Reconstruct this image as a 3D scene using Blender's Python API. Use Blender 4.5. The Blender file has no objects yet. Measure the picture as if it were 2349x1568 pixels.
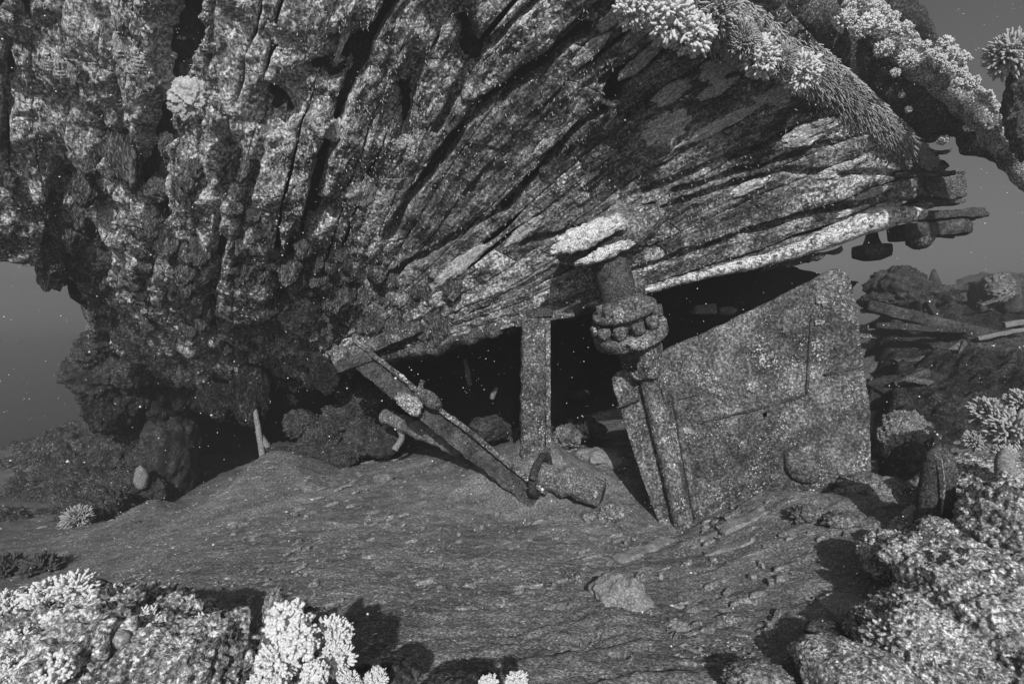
import bpy, math, random
import numpy as np
from mathutils import Vector, Matrix

# ------------------------------------------------------------------ camera, world, sun, exposure
scene = bpy.context.scene
CAMZ = 1.5
F = 1174.5            # focal length in units of a 2349 px wide frame
cam_d = bpy.data.cameras.new('camera')
cam_d.lens = 18.0; cam_d.sensor_width = 36.0
cam_d.clip_start = 0.05; cam_d.clip_end = 500
cam = bpy.data.objects.new('camera', cam_d)
scene.collection.objects.link(cam)
cam.location = (0, 0, CAMZ)
cam.rotation_euler = (math.radians(90), 0, 0)
scene.camera = cam

SUN_EL, SUN_AZ = math.radians(27.5), math.radians(3)   # sun behind the camera, to its right
world = bpy.data.worlds.new('World'); scene.world = world
world.use_nodes = True
wn = world.node_tree; wn.nodes.clear()
wo = wn.nodes.new('ShaderNodeOutputWorld'); bg = wn.nodes.new('ShaderNodeBackground')
sky = wn.nodes.new('ShaderNodeTexSky'); sky.sky_type = 'NISHITA'; sky.sun_disc = False
sky.sun_elevation = SUN_EL; sky.sun_rotation = math.pi - SUN_AZ
bw = wn.nodes.new('ShaderNodeRGBToBW')
wn.links.new(sky.outputs[0], bw.inputs[0]); wn.links.new(bw.outputs[0], bg.inputs[0])
wn.links.new(bg.outputs[0], wo.inputs[0])
bg.inputs[1].default_value = 0.055

sun_d = bpy.data.lights.new('sun', 'SUN'); sun_d.energy = 5.0; sun_d.angle = math.radians(1.0)
sun = bpy.data.objects.new('sun', sun_d); scene.collection.objects.link(sun)
sd = Vector((math.sin(SUN_AZ) * math.cos(SUN_EL), -math.cos(SUN_AZ) * math.cos(SUN_EL), math.sin(SUN_EL)))
sun.rotation_euler = sd.to_track_quat('Z', 'Y').to_euler()
sun.location = (3, -8, 6)
scene.view_settings.view_transform = 'Standard'; scene.view_settings.look = 'None'
scene.view_settings.gamma = 1.0; scene.view_settings.use_curve_mapping = False
scene.view_settings.exposure = 0.0
scene.cycles.max_bounces = 4; scene.cycles.diffuse_bounces = 2; scene.cycles.glossy_bounces = 1
scene.cycles.volume_bounces = 0; scene.cycles.caustics_reflective = False
HAZE = 0.028

rng = np.random.default_rng(7)
random.seed(7)
COL = scene.collection

# ------------------------------------------------------------------ numeric noise
def _hash(ix, iy, iz, seed):
    h = (ix.astype(np.int64) * 73856093) ^ (iy.astype(np.int64) * 19349663) ^ (iz.astype(np.int64) * 83492791) ^ (seed * 2654435761)
    h = (h ^ (h >> 13)) * 1274126177 & 0xFFFFFFFF
    h = (h ^ (h >> 16)) & 0xFFFFFF
    return h / 16777215.0

def vnoise(p, seed=0):
    i = np.floor(p).astype(np.int64); f = p - i; f = f * f * (3 - 2 * f)
    x, y, z = i[:, 0], i[:, 1], i[:, 2]; r = 0
    for dx in (0, 1):
        wx = f[:, 0] if dx else 1 - f[:, 0]
        for dy in (0, 1):
            wy = f[:, 1] if dy else 1 - f[:, 1]
            for dz in (0, 1):
                wz = f[:, 2] if dz else 1 - f[:, 2]
                r = r + wx * wy * wz * _hash(x + dx, y + dy, z + dz, seed)
    return r

def fbm(p, oct=4, seed=0, gain=0.5):
    a, s, t, w = 1.0, 1.0, 0, 0
    for o in range(oct):
        t = t + a * vnoise(p * s + o * 17.3, seed + o); w += a; a *= gain; s *= 2.03
    return t / w            # 0..1

def ridged(p, oct=3, seed=0):
    a, s, t, w = 1.0, 1.0, 0, 0
    for o in range(oct):
        t = t + a * (1 - np.abs(2 * vnoise(p * s + o * 11.1, seed + o) - 1)); w += a; a *= 0.5; s *= 2.1
    return t / w

def worley(p, seed=0):
    i = np.floor(p).astype(np.int64); best = np.full(len(p), 9.0)
    for dx in (-1, 0, 1):
        for dy in (-1, 0, 1):
            for dz in (-1, 0, 1):
                c = i + np.array([dx, dy, dz])
                q = np.stack([c[:, k] + _hash(c[:, 0], c[:, 1], c[:, 2], seed + 31 * k) for k in range(3)], 1)
                best = np.minimum(best, ((p - q) ** 2).sum(1))
    return np.sqrt(best)

def sstep(a, b, x):
    t = np.clip((x - a) / (b - a), 0, 1); return t * t * (3 - 2 * t)

# ------------------------------------------------------------------ placing helpers
def P(px, py, d):
    return Vector(((px - F) / F * d, d, CAMZ - (py - 784) / F * d))
def Pn(a):
    a = np.asarray(a, float)
    return np.stack([(a[..., 0] - F) / F * a[..., 2], a[..., 2], CAMZ - (a[..., 1] - 784) / F * a[..., 2]], -1)

def tag(o, label=None, cat=None, group=None, kind=None):
    if label: o['label'] = label
    if cat: o['category'] = cat
    if group: o['group'] = group
    if kind: o['kind'] = kind
    return o

def mesh_np(name, verts, faces, mat=None, uv=None, smooth=True):
    verts = np.asarray(verts, np.float32); faces = np.asarray(faces, np.int32)
    n = faces.shape[1]
    me = bpy.data.meshes.new(name)
    me.vertices.add(len(verts)); me.vertices.foreach_set('co', verts.ravel())
    me.loops.add(faces.size); me.loops.foreach_set('vertex_index', faces.ravel())
    me.polygons.add(len(faces))
    me.polygons.foreach_set('loop_start', np.arange(0, faces.size, n, dtype=np.int32))
    me.polygons.foreach_set('loop_total', np.full(len(faces), n, np.int32))
    me.polygons.foreach_set('use_smooth', np.full(len(faces), smooth, bool))
    if uv is not None:
        l = me.uv_layers.new(name='UVMap'); l.data.foreach_set('uv', np.asarray(uv, np.float32)[faces.ravel()].ravel())
    me.update(calc_edges=True)
    if mat: me.materials.append(mat)
    return me

def obj(name, me, parent=None, loc=None, rot=None, scale=None):
    o = bpy.data.objects.new(name, me); COL.objects.link(o)
    if parent is not None: o.parent = parent
    if loc is not None: o.location = loc
    if rot is not None: o.rotation_euler = rot
    if scale is not None: o.scale = scale if hasattr(scale, '__len__') else (scale,) * 3
    return o

def empty(name, loc, label, cat, group=None):
    o = bpy.data.objects.new(name, None); COL.objects.link(o); o.location = loc
    return tag(o, label, cat, group)

def grid_faces(nu, nv, wrap=False):
    i, j = np.meshgrid(np.arange(nu - 1), np.arange(nv if wrap else nv - 1), indexing='ij')
    a = i * nv + j; b = i * nv + (j + 1) % nv; c = (i + 1) * nv + (j + 1) % nv; d = (i + 1) * nv + j
    return np.stack([a, b, c, d], -1).reshape(-1, 4)

_ico = {}
def ico(sub):
    if sub not in _ico:
        import bmesh
        bm = bmesh.new(); bmesh.ops.create_icosphere(bm, subdivisions=sub, radius=1.0)
        v = np.array([x.co[:] for x in bm.verts]); f = np.array([[q.index for q in t.verts] for t in bm.faces])
        bm.free(); _ico[sub] = (v, f)
    return _ico[sub]

# ------------------------------------------------------------------ materials
def mat(name, lo, hi, scale=6.0, stretch=(1, 1, 1), coord='Object', spot=0.0, spotv=0.5, spots=60.0, grain=90.0,
        grain_amt=0.7, bump=0.5, rough=0.9, rand=True, bdist=0.02, spec=0.15, lines=0.0, gs=None, pw=1.5):
    m = bpy.data.materials.new(name); m.use_nodes = True; t = m.node_tree; N = t.nodes.new; L = t.links.new
    b = t.nodes['Principled BSDF']
    tc = N('ShaderNodeTexCoord'); mp = N('ShaderNodeMapping'); mp.inputs['Scale'].default_value = stretch
    L(tc.outputs[coord], mp.inputs['Vector'])
    if rand:
        oi = N('ShaderNodeObjectInfo'); mu = N('ShaderNodeMath'); mu.operation = 'MULTIPLY'; mu.inputs[1].default_value = 37.0
        L(oi.outputs['Random'], mu.inputs[0]); L(mu.outputs[0], mp.inputs['Location'])
    mg = mp
    if gs:
        mg = N('ShaderNodeMapping'); mg.inputs['Scale'].default_value = gs; L(tc.outputs['Object'], mg.inputs['Vector'])
    def noise(s, det, r=0.6, dist=0.0, src=None):
        n = N('ShaderNodeTexNoise'); n.inputs['Scale'].default_value = s; n.inputs['Detail'].default_value = det
        n.inputs['Roughness'].default_value = r; n.inputs['Distortion'].default_value = dist
        L((src or mp).outputs['Vector'] if src is None else src, n.inputs['Vector']); return n
    def rng_(sock, a, bb, c, d):
        r = N('ShaderNodeMapRange'); r.inputs[1].default_value = a; r.inputs[2].default_value = bb
        r.inputs[3].default_value = c; r.inputs[4].default_value = d; L(sock, r.inputs[0]); return r.outputs[0]
    def mth(op, x, y):
        q = N('ShaderNodeMath'); q.operation = op
        for k, s in enumerate((x, y)):
            if isinstance(s, (int, float)): q.inputs[k].default_value = s
            else: L(s, q.inputs[k])
        return q.outputs[0]
    A = noise(scale * (1.6 if gs else 1), 7, 0.68, 0.4, mg.outputs['Vector']); B = noise(scale * 4.7, 5, 0.7); C = noise(grain, 3, 0.75, 0.0, mg.outputs['Vector'])
    base = rng_(A.outputs[0], 0.36, 0.66, 0, 1); b2 = rng_(B.outputs[0], 0.34, 0.66, 0, 1)
    mixv = mth('ADD', mth('MULTIPLY', base, 0.55), mth('MULTIPLY', b2, 0.45))
    col = mth('ADD', mth('MULTIPLY', mth('POWER', mixv, pw), hi - lo), lo)
    if spot > 0:
        V = N('ShaderNodeTexVoronoi'); V.inputs['Scale'].default_value = spots; L(mg.outputs['Vector'], V.inputs['Vector'])
        S = noise(scale * 1.7, 5, 0.7)
        th = mth('ADD', mth('MULTIPLY', S.outputs[0], 1.0), spot - 0.78)
        msk = N('ShaderNodeMath'); msk.operation = 'SUBTRACT'; L(th, msk.inputs[0]); L(mth('MULTIPLY', V.outputs['Distance'], 0.45), msk.inputs[1])
        f = rng_(msk.outputs[0], -0.02, 0.04, 0, 1)
        col = mth('ADD', mth('MULTIPLY', col, mth('SUBTRACT', 1.0, f)), mth('MULTIPLY', f, spotv))
    g = mth('ADD', mth('MULTIPLY', mth('POWER', rng_(C.outputs[0], 0.28, 0.72, 0, 1), 2.4), grain_amt * 3.6), 1 - grain_amt)
    col = mth('MULTIPLY', col, g)
    cc = N('ShaderNodeCombineColor')
    cl = N('ShaderNodeClamp'); cl.inputs[1].default_value = 0.008; cl.inputs[2].default_value = 0.86; L(col, cl.inputs[0])
    for k in range(3): L(cl.outputs[0], cc.inputs[k])
    L(cc.outputs[0], b.inputs['Base Color'])
    b.inputs['Roughness'].default_value = rough; b.inputs['Specular IOR Level'].default_value = spec
    h = mth('ADD', mth('MULTIPLY', B.outputs[0], 1.0), mth('MULTIPLY', C.outputs[0], 0.45))
    if lines:
        W = N('ShaderNodeTexWave'); W.inputs['Scale'].default_value = lines; W.inputs['Distortion'].default_value = 9
        W.inputs['Detail'].default_value = 3; L(mp.outputs['Vector'], W.inputs['Vector']); h = mth('ADD', h, mth('MULTIPLY', W.outputs[0], 0.8))
    bp = N('ShaderNodeBump'); bp.inputs['Strength'].default_value = bump; bp.inputs['Distance'].default_value = bdist
    L(h, bp.inputs['Height']); L(bp.outputs[0], b.inputs['Normal'])
    return m

M = {}
G2 = (1.0, 1.0, 1.0)
M['plank'] = mat('old_timber', 0.035, 0.68, 1.7, (1.0, 3.6, 1), 'UV', spot=0.30, spotv=0.6, spots=30, grain=42, grain_amt=0.8, bump=1.0, bdist=0.035, gs=G2, pw=2.0)
M['plank2'] = mat('dark_timber', 0.02, 0.54, 1.5, (1.0, 4.2, 1), 'UV', spot=0.24, spotv=0.5, spots=30, grain=42, grain_amt=0.85, bump=1.0, bdist=0.035, gs=G2, pw=2.0)
M['crusted'] = mat('crusted_timber', 0.07, 0.86, 2.4, (1.0, 1.8, 1), 'UV', spot=0.41, spotv=0.75, spots=30, grain=42, grain_amt=0.85, bump=1.0, bdist=0.035, gs=(1, 1, 1), pw=2.0)
M['crusted_lit'] = mat('lit_crusted_timber', 0.10, 0.86, 2.4, (1.0, 1.8, 1), 'UV', spot=0.44, spotv=0.8, spots=30, grain=42, grain_amt=0.85, bump=1.0, bdist=0.035, gs=(1, 1, 1), pw=1.5)  # crusted timber lightened to carry the brighter light on the upper left hull
M['knob_u'] = mat('knob_crust_small', 0.05, 0.78, 1.3, (1, 1, .6), spot=0.34, spotv=0.7, spots=7, grain=7, grain_amt=0.85, bump=1.0, bdist=0.3, pw=1.8)
M['shade_knob'] = mat('shade_knob_crust', 0.02, 0.22, 1.3, spot=0.2, spotv=0.35, spots=8, grain=8, grain_amt=0.9, bump=1.0, bdist=0.3)
M['head_u'] = mat('coral_head_skin', 0.05, 0.42, 2.0, spot=0.36, spotv=0.55, spots=14, grain=16, grain_amt=0.85, bump=1.0, bdist=0.2, pw=1.6)
M['dark'] = mat('recess_shade', 0.012, 0.05, 3, coord='Object', grain=40, bump=0.6)  # near black puts the shade of the hollow into the hull's colour
M['knob'] = mat('knob_crust', 0.06, 0.42, 7, (1, 1, .6), spot=0.36, spotv=0.6, spots=45, grain=90, grain_amt=0.8, bump=0.9)
M['growth'] = mat('algae_growth', 0.03, 0.22, 5, spot=0.30, spotv=0.4, spots=50, grain=60, grain_amt=0.9, bump=1.0)
M['pale'] = mat('pale_crust', 0.34, 0.74, 9, (1, 3, 1), 'UV', grain=45, grain_amt=0.7, bump=0.8, bdist=0.012)
M['white'] = mat('white_crust', 0.10, 0.85, 14, spot=0.55, spotv=0.72, spots=90, grain=90, grain_amt=0.6, bump=0.7, bdist=0.01)
M['sand'] = mat('silty_sand', 0.11, 0.34, 1.7, (1.0, 1.5, 1), 'Object', spot=0.20, spotv=0.44, spots=36, grain=62, grain_amt=0.7, bump=1.0, bdist=0.022, rand=False)
M['iron'] = mat('encrusted_iron', 0.035, 0.30, 2.6, spot=0.36, spotv=0.42, spots=46, grain=45, grain_amt=0.8, bump=0.8, bdist=0.012)
M['blade'] = mat('barnacled_plate', 0.035, 0.27, 1.6, spot=0.37, spotv=0.38, spots=48, grain=46, grain_amt=0.75, pw=1.7, bump=0.9, bdist=0.014)
M['iron_dark'] = mat('dark_iron', 0.025, 0.16, 4, spot=0.25, spotv=0.35, spots=60, grain=80, grain_amt=0.8, bump=0.8, bdist=0.012)
M['coral'] = mat('soft_coral_skin', 0.52, 0.82, 12, grain=120, grain_amt=0.15, bump=0.3, bdist=0.004, rough=0.7)
M['coral_grey'] = mat('grey_coral_skin', 0.30, 0.60, 12, grain=120, grain_amt=0.3, bump=0.4, bdist=0.004, rough=0.8)
M['coral_dark'] = mat('dark_coral_skin', 0.07, 0.25, 9, spot=0.3, spotv=0.35, spots=40, grain=60, grain_amt=0.6, bump=0.8)
M['rock_pale'] = mat('pale_reef_rock', 0.07, 0.84, 6, spot=0.40, spotv=0.8, spots=48, grain=75, grain_amt=0.85, bump=1.0, bdist=0.02, pw=1.7)
M['rock'] = mat('reef_rock', 0.06, 0.42, 5, spot=0.34, spotv=0.5, spots=45, grain=70, grain_amt=0.8, bump=1.0, bdist=0.02)
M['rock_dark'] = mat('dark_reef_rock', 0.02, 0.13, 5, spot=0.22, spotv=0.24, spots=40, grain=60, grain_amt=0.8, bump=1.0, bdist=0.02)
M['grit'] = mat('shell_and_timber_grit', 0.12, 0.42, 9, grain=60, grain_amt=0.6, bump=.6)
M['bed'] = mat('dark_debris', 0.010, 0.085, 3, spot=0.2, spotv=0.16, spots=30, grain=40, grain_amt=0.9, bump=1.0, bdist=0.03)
M['patch'] = mat('pale_growth_patch', 0.10, 0.62, 9, spot=0.35, spotv=0.6, spots=60, grain=60, grain_amt=0.8, bump=0.9, bdist=0.01)
M['wood'] = mat('bare_overgrown_wood', 0.03, 0.36, 4, (1, 3.0, 3.0), spot=0.28, spotv=0.5, spots=40, grain=45, grain_amt=0.85, bump=1.0, bdist=0.03)
M['speckled'] = mat('white_speckled_timber', 0.05, 0.6, 5, spot=0.62, spotv=0.72, spots=34, grain=40, grain_amt=0.8, bump=1.0, bdist=0.02)
M['stone'] = mat('silted_stone', 0.18, 0.34, 8, grain=90, grain_amt=0.5, bump=0.6, bdist=0.01)
M['speck'] = mat('speck', 0.6, 0.8, 8, grain=50, grain_amt=0.1, bump=0)

# ------------------------------------------------------------------ the seabed
gc = [(1175, 1568, 2.3), (600, 1568, 2.3), (1800, 1568, 2.3), (2349, 1568, 2.2), (0, 1568, 2.2), (600, 1300, 3.6), (200, 1300, 4.4), (0, 1400, 3.5),
      (0, 1280, 4.9), (200, 1215, 5.4), (340, 1178, 5.8), (620, 1075, 5.9), (500, 1152, 6.0), (430, 1172, 7.2), (560, 1165, 7.2), (900, 1070, 6.1), (760, 1100, 5.9), (1200, 1170, 4.9),
      (1220, 1050, 5.4), (1100, 1080, 5.6), (1560, 1215, 4.5), (1700, 1150, 4.42), (1830, 1118, 4.36), (1985, 1080, 4.28), (1400, 1130, 5.1), (1880, 1150, 4.4), (2050, 1150, 4.3), (1700, 1400, 3.0), (1300, 1400, 3.0), (2000, 1330, 3.1),
      (900, 1250, 4.1), (2150, 1260, 3.3), (2349, 1150, 3.6), (2120, 1000, 5.0), (2300, 920, 5.4), (2200, 830, 7.0), (2349, 760, 7.6), (2060, 800, 7.2), (2200, 715, 9.0), (2349, 700, 9.4),
      (2020, 730, 9.0), (1750, 950, 7.5), (1400, 980, 7.5), (1000, 1000, 8.0), (700, 1080, 8.5),
      (100, 1130, 8.5), (0, 1150, 7.0), (-300, 1150, 7.0), (-200, 1300, 4.5), (230, 1080, 9.0), (0, 1040, 13), (-400, 1030, 14), (300, 1010, 13)]
gp = np.array([P(*c)[:] for c in gc])
extra = []
for x in (-60, -30, 0, 30, 60):
    for y in (22, 45, 90): extra.append((x, y, -3.0 - 0.05 * y + (0.5 if x > 0 else (-6 - .08 * y if x < 0 else -2))))
for x in (-12, -5, 0, 5, 12):
    for y in (-8, -3): extra.append((x, y, 0.0))
gp = np.vstack([gp, np.array(extra), [[14, 6, 1.6], [9, 3, 0.6], [-9, 3, -0.5], [12, 13, 0.5], [7, 13.5, 0.0], [-14, 9, -1.6]]])
_d = np.sqrt(((gp[:, None, :2] - gp[None, :, :2]) ** 2).sum(-1) + 0.02)
_w = np.linalg.solve(_d + np.eye(len(gp)) * -0.02, gp[:, 2])
def gz(x, y):
    x = np.atleast_1d(np.asarray(x, float)); y = np.atleast_1d(np.asarray(y, float)); out = np.zeros(x.shape)
    for k in range(len(gp)): out += _w[k] * np.sqrt((x - gp[k, 0]) ** 2 + (y - gp[k, 1]) ** 2 + 0.02)
    return out
def ground_at(px, py):
    d = np.geomspace(0.9, 30, 900)
    q = Pn(np.stack([np.full(900, px), np.full(900, py), d], 1))
    k = np.argmax(q[:, 2] < gz(q[:, 0], q[:, 1]))
    return Vector(q[k]), float(d[k])

MOUND = [(1225, 1075, 5.35, .30, .34), (1120, 1040, 5.5, .16, .3), (640, 1100, 5.8, .22, .75), (340, 1200, 5.7, .16, .35), (1310, 1100, 5.3, .08, .4)]
_gz0 = gz
def gz(x, y):
    x = np.atleast_1d(np.asarray(x, float)); y = np.atleast_1d(np.asarray(y, float)); z = _gz0(x, y)
    for a, b, d, h, r in MOUND:
        c = P(a, b, d); z = z + h * np.exp(-((x - c.x) ** 2 + (y - c.y) ** 2) / (2 * (r * .6) ** 2))
    return z
nx, ny = 620, 620
tx = np.linspace(-1, 1, nx); X = 0.32 * np.sinh(tx * 5.55) * 1.0
ty = np.linspace(-0.82, 1, ny); Y = 3.6 + 0.30 * np.sinh(ty * 5.9)
GX, GY = np.meshgrid(X, Y, indexing='ij')
gx, gy = GX.ravel(), GY.ravel()
Z = gz(gx, gy)
p3 = np.stack([gx, gy, gx * 0], 1)
Z += 0.07 * (fbm(p3 * 1.3, 3, 5) - .5) + 0.05 * (fbm(p3 * np.array([5, 7.5, 1]), 5, 9, .66) - .5)
rot = p3 @ np.array([[.94, -.34, 0], [.34, .94, 0], [0, 0, 1]])
Z += 0.045 * (ridged(rot * np.array([2.2, 11, 1]), 3, 21) - .6) * sstep(0.25, .75, fbm(p3 * .9, 2, 3)) * sstep(-1.2, 0.8, gx + .4 * gy)
Z += 0.05 * sstep(.5, .72, fbm(p3 * 1.7 + 9, 3, 301)) * (fbm(p3 * np.array([11, 16, 1]), 4, 303, .65) - .35)
led = (rot[:, 1] * 3.2 + 1.6 * fbm(rot * np.array([.8, 2.0, 1]), 3, 305)) % 1.0
Z += 0.04 * (led ** 3) * sstep(1.0, .8, led) * sstep(.42, .62, fbm(rot * np.array([.9, 1.8, 1]) + 4, 2, 306)) * sstep(-1.0, .6, gx)
Z += 0.012 * (.5 - worley(p3 * 16, 310)) * sstep(.45, .6, fbm(p3 * 2.1, 2, 311))
right = sstep(1.6, 3.2, gx - 0.1 * gy) 
Z += right * (0.22 * (fbm(p3 * 2.4, 4, 33, .6) - .45) + 0.06 * (0.5 - worley(p3 * 7, 4)))
far = sstep(7, 10, gy) * sstep(3, -1, gx)
Z += far * 0.5 * (fbm(p3 * 1.3, 4, 41) - .4)
me = mesh_np('seabed', np.stack([gx, gy, Z], 1), grid_faces(nx, ny)[:, ::-1], M['sand'])
tag(obj('seabed', me), 'silty rubble strewn seabed sloping down to the left under the wreck', None, None, 'structure')

# ------------------------------------------------------------------ the hull surface
ST = [
 (0.00, (-200, 580, 4.3), (-260, 300, 3.9), (-300, 0, 3.45), (-350, -350, 3.0)),
 (0.06, (40, 600, 4.8), (0, 350, 4.3), (-30, 50, 3.7), (-60, -350, 3.1)),
 (0.12, (190, 660, 5.8), (130, 430, 4.7), (110, 100, 3.9), (100, -350, 3.15)),
 (0.18, (215, 790, 6.9), (230, 500, 4.95), (230, 120, 3.95), (240, -350, 3.15)),
 (0.25, (290, 900, 7.8), (330, 560, 5.05), (340, 150, 4.0), (370, -350, 3.15)),
 (0.33, (420, 915, 8.2), (430, 600, 5.05), (470, 200, 4.0), (530, -350, 3.15)),
 (0.42, (540, 905, 8.1), (540, 620, 5.05), (600, 220, 4.0), (760, -350, 3.1)),
 (0.50, (640, 890, 7.8), (680, 600, 5.1), (780, 220, 4.0), (1000, -350, 3.1)),
 (0.57, (720, 855, 7.0), (790, 600, 5.2), (960, 180, 4.05), (1300, -300, 3.15)),
 (0.64, (755, 830, 6.4), (900, 580, 5.2), (1150, 200, 4.1), (1560, -200, 3.25)),
 (0.71, (770, 815, 5.9), (1000, 580, 5.2), (1330, 250, 4.2), (1730, -60, 3.5)),
 (0.78, (780, 815, 5.9), (1080, 610, 5.2), (1450, 320, 4.35), (1860, 80, 3.8)),
 (0.85, (790, 820, 5.9), (1160, 650, 5.25), (1580, 400, 4.5), (1990, 215, 4.15)),
 (0.92, (800, 830, 5.9), (1220, 690, 5.3), (1700, 490, 4.7), (2085, 330, 4.5)),
 (1.00, (805, 842, 5.9), (1260, 727, 5.3), (1750, 592, 4.9), (2140, 480, 4.75))]
def catmull(pts, t):
    """pts (K,...) at uniform params 0..K-1 ; t array"""
    K = len(pts); i = np.clip(np.floor(t).astype(int), 0, K - 2); f = (t - i)
    g = lambda k: np.where((k < 0)[..., None], 2 * pts[0] - pts[1], np.where((k > K - 1)[..., None], 2 * pts[-1] - pts[-2], pts[np.clip(k, 0, K - 1)]))
    p0, p1, p2, p3_ = g(i - 1), g(i), g(i + 1), g(i + 2); f = f[..., None]
    return 0.5 * ((2 * p1) + (-p0 + p2) * f + (2 * p0 - 5 * p1 + 4 * p2 - p3_) * f ** 2 + (-p0 + 3 * p1 - 3 * p2 + p3_) * f ** 3)
NU, NV = 181, 361
keyv = np.array([s[0] for s in ST])
tu = np.linspace(0, 3, NU)
rows = np.stack([catmull(Pn(np.array(s[1:])), tu) for s in ST])            # K,NU,3
vv = np.linspace(0, 1, NV); tk = np.interp(vv, keyv, np.arange(len(keyv)))
HS = np.stack([catmull(rows[:, i], tk) for i in range(NU)])                 # NU,NV,3
du = np.gradient(HS, axis=0); dv = np.gradient(HS, axis=1)
HN = np.cross(du, dv); HN /= np.linalg.norm(HN, axis=-1, keepdims=True) + 1e-9
flip = (HN * (HS - np.array([0, 0, CAMZ]))).sum(-1) > 0; HN[flip] *= -1
HL = np.cumsum(np.linalg.norm(du, axis=-1), axis=0); HW = np.cumsum(np.linalg.norm(dv, axis=-1), axis=1)
HPX = np.stack([HS[..., 0] / HS[..., 1] * F + F, 784 - (HS[..., 2] - CAMZ) / HS[..., 1] * F], -1)
def bil(A, u, v):
    a = np.clip(u, 0, 1) * (NU - 1); b = np.clip(v, 0, 1) * (NV - 1)
    i = np.minimum(a.astype(int), NU - 2); j = np.minimum(b.astype(int), NV - 2); fa, fb = a - i, b - j
    if A.ndim == 3: fa, fb = fa[..., None], fb[..., None]
    return A[i, j] * (1 - fa) * (1 - fb) + A[i + 1, j] * fa * (1 - fb) + A[i, j + 1] * (1 - fa) * fb + A[i + 1, j + 1] * fa * fb

GOUGE_SHADOW = [([(415, 20), (400, 150), (355, 300), (335, 420)], 40, .30), ([(520, 330), (500, 480), (485, 600)], 12, .15), ([(925, -40), (850, 90), (800, 210), (740, 360), (712, 490)], 17, .28),  # first groove is carved in place of a cast shadow, the others are cracks
         ([(620, 260), (700, 200), (800, 120)], 55, .16), ([(1340, 70), (1240, 150), (1110, 240)], 17, .18), ([(1090, 255), (1020, 350), (940, 460), (890, 540)], 13, .15),  # the wide groove leading this row stands in for a shadowed area
         ([(1435, 170), (1405, 215)], 20, .25), ([(1385, 255), (1310, 305), (1200, 430)], 9, .12), ([(945, 150), (925, 300)], 24, .14), ([(345, 640), (365, 450)], 22, .14),
         ([(180, 470), (235, 330), (205, 180)], 13, .12), ([(1650, 125), (1500, 225), (1440, 270)], 9, .10), ([(1860, 290), (1700, 350), (1480, 440)], 10, .10), ([(470, 770), (500, 560)], 16, .15),
         ([(1060, 60), (1075, 120)], 26, .16), ([(880, 640), (1010, 560), (1150, 480)], 9, .1), ([(1230, 400), (1150, 480)], 12, .16), ([(100, 560), (150, 380)], 22, .14), ([(20, 100), (10, 330)], 14, .16),
         ([(270, 180), (280, 360)], 12, .1), ([(760, 470), (690, 520), (640, 700)], 18, .14), ([(600, 330), (560, 470), (545, 640)], 16, .12), ([(1550, 440), (1900, 330)], 8, .08), ([(1450, 620), (1700, 540), (1950, 470)], 10, .1),
         ([(1500, 480), (1800, 390), (2080, 400)], 8, .07), ([(250, 560), (240, 800)], 16, .12), ([(1200, 560), (1500, 470)], 8, .08), ([(1000, 300), (1100, 120), (1250, -20)], 11, .12), ([(1560, 60), (1380, 190)], 7, .1)]
def seg_dist(q, a, b):
    a = np.array(a, float); b = np.array(b, float); ab = b - a
    t = np.clip(((q - a) @ ab) / (ab @ ab), 0, 1); return np.linalg.norm(q - a - t[:, None] * ab, axis=1)
def hull_disp(u, v, p, um, vm):
    px = bil(HPX, u, v)
    L = sstep(0.66, 0.42, v)
    fib = np.stack([um * 1.4, vm * 15, vm * 0], 1); fib2 = np.stack([um * 5, vm * 42, vm * 0], 1)
    bf = sstep(.12, .65, u); lb = sstep(.55, .12, u)
    brk = .35 + .9 * fbm(p * 1.1, 3, 71)
    d = 0.030 * bf * brk * (ridged(fib, 3, 2) - .6) + 0.02 * bf * (fbm(fib2, 2, 8) - .5) + 0.19 * (fbm(p * 2.4, 5, 12, .6) - .5)
    d += lb * (1 - L) * (.24 * (fbm(p * 3.2, 4, 19, .6) - .42) + .09 * (.55 - worley(p * 6, 3)))
    pst = p * np.array([1, 1, .42])
    d += L * (0.34 * (fbm(pst * 2.3, 4, 51, .55) - .5) + 0.07 * (0.55 - worley(pst * 5.5, 7)) + 0.07 * (ridged(pst * 9, 2, 17) - .5))
    d += (1 - L) * 0.05 * (ridged(np.stack([um * .7, vm * 5, vm * 0], 1), 2, 77) - .6)
    wob = (fbm(np.stack([px[:, 0] / 40, px[:, 1] / 40, px[:, 0] * 0], 1), 3, 91) - .5)
    for pts, w, dep in GOUGE_SHADOW:
        x0 = min(a[0] for a in pts) - 3 * w; x1 = max(a[0] for a in pts) + 3 * w
        mk = (px[:, 0] > x0) & (px[:, 0] < x1)
        if not mk.any(): continue
        q = px[mk]; dd = np.full(len(q), 1e9)
        for a, b in zip(pts[:-1], pts[1:]): dd = np.minimum(dd, seg_dist(q, a, b))
        d[mk] -= dep * sstep(w * 1.25, w * .35, dd + wob[mk] * w * 1.6)
    return d
def hull_at(px, py):
    k = np.argmin(((HPX - np.array([px, py])) ** 2).sum(-1)); i, j = divmod(int(k), NV)
    t = du[i, j] / (np.linalg.norm(du[i, j]) + 1e-9)
    return HS[i, j].copy(), HN[i, j].copy(), t, i / (NU - 1), j / (NV - 1)

wreck = empty('shipwreck', (0, 6, 0), 'overhanging timber stern of a sunken wooden ship, thickly overgrown', 'shipwreck')
def hp(name, me, **k):
    o = obj(name, me, **k); mw = o.location.copy(); o.parent = wreck
    o.location = Vector(mw) - wreck.location; return o

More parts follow.
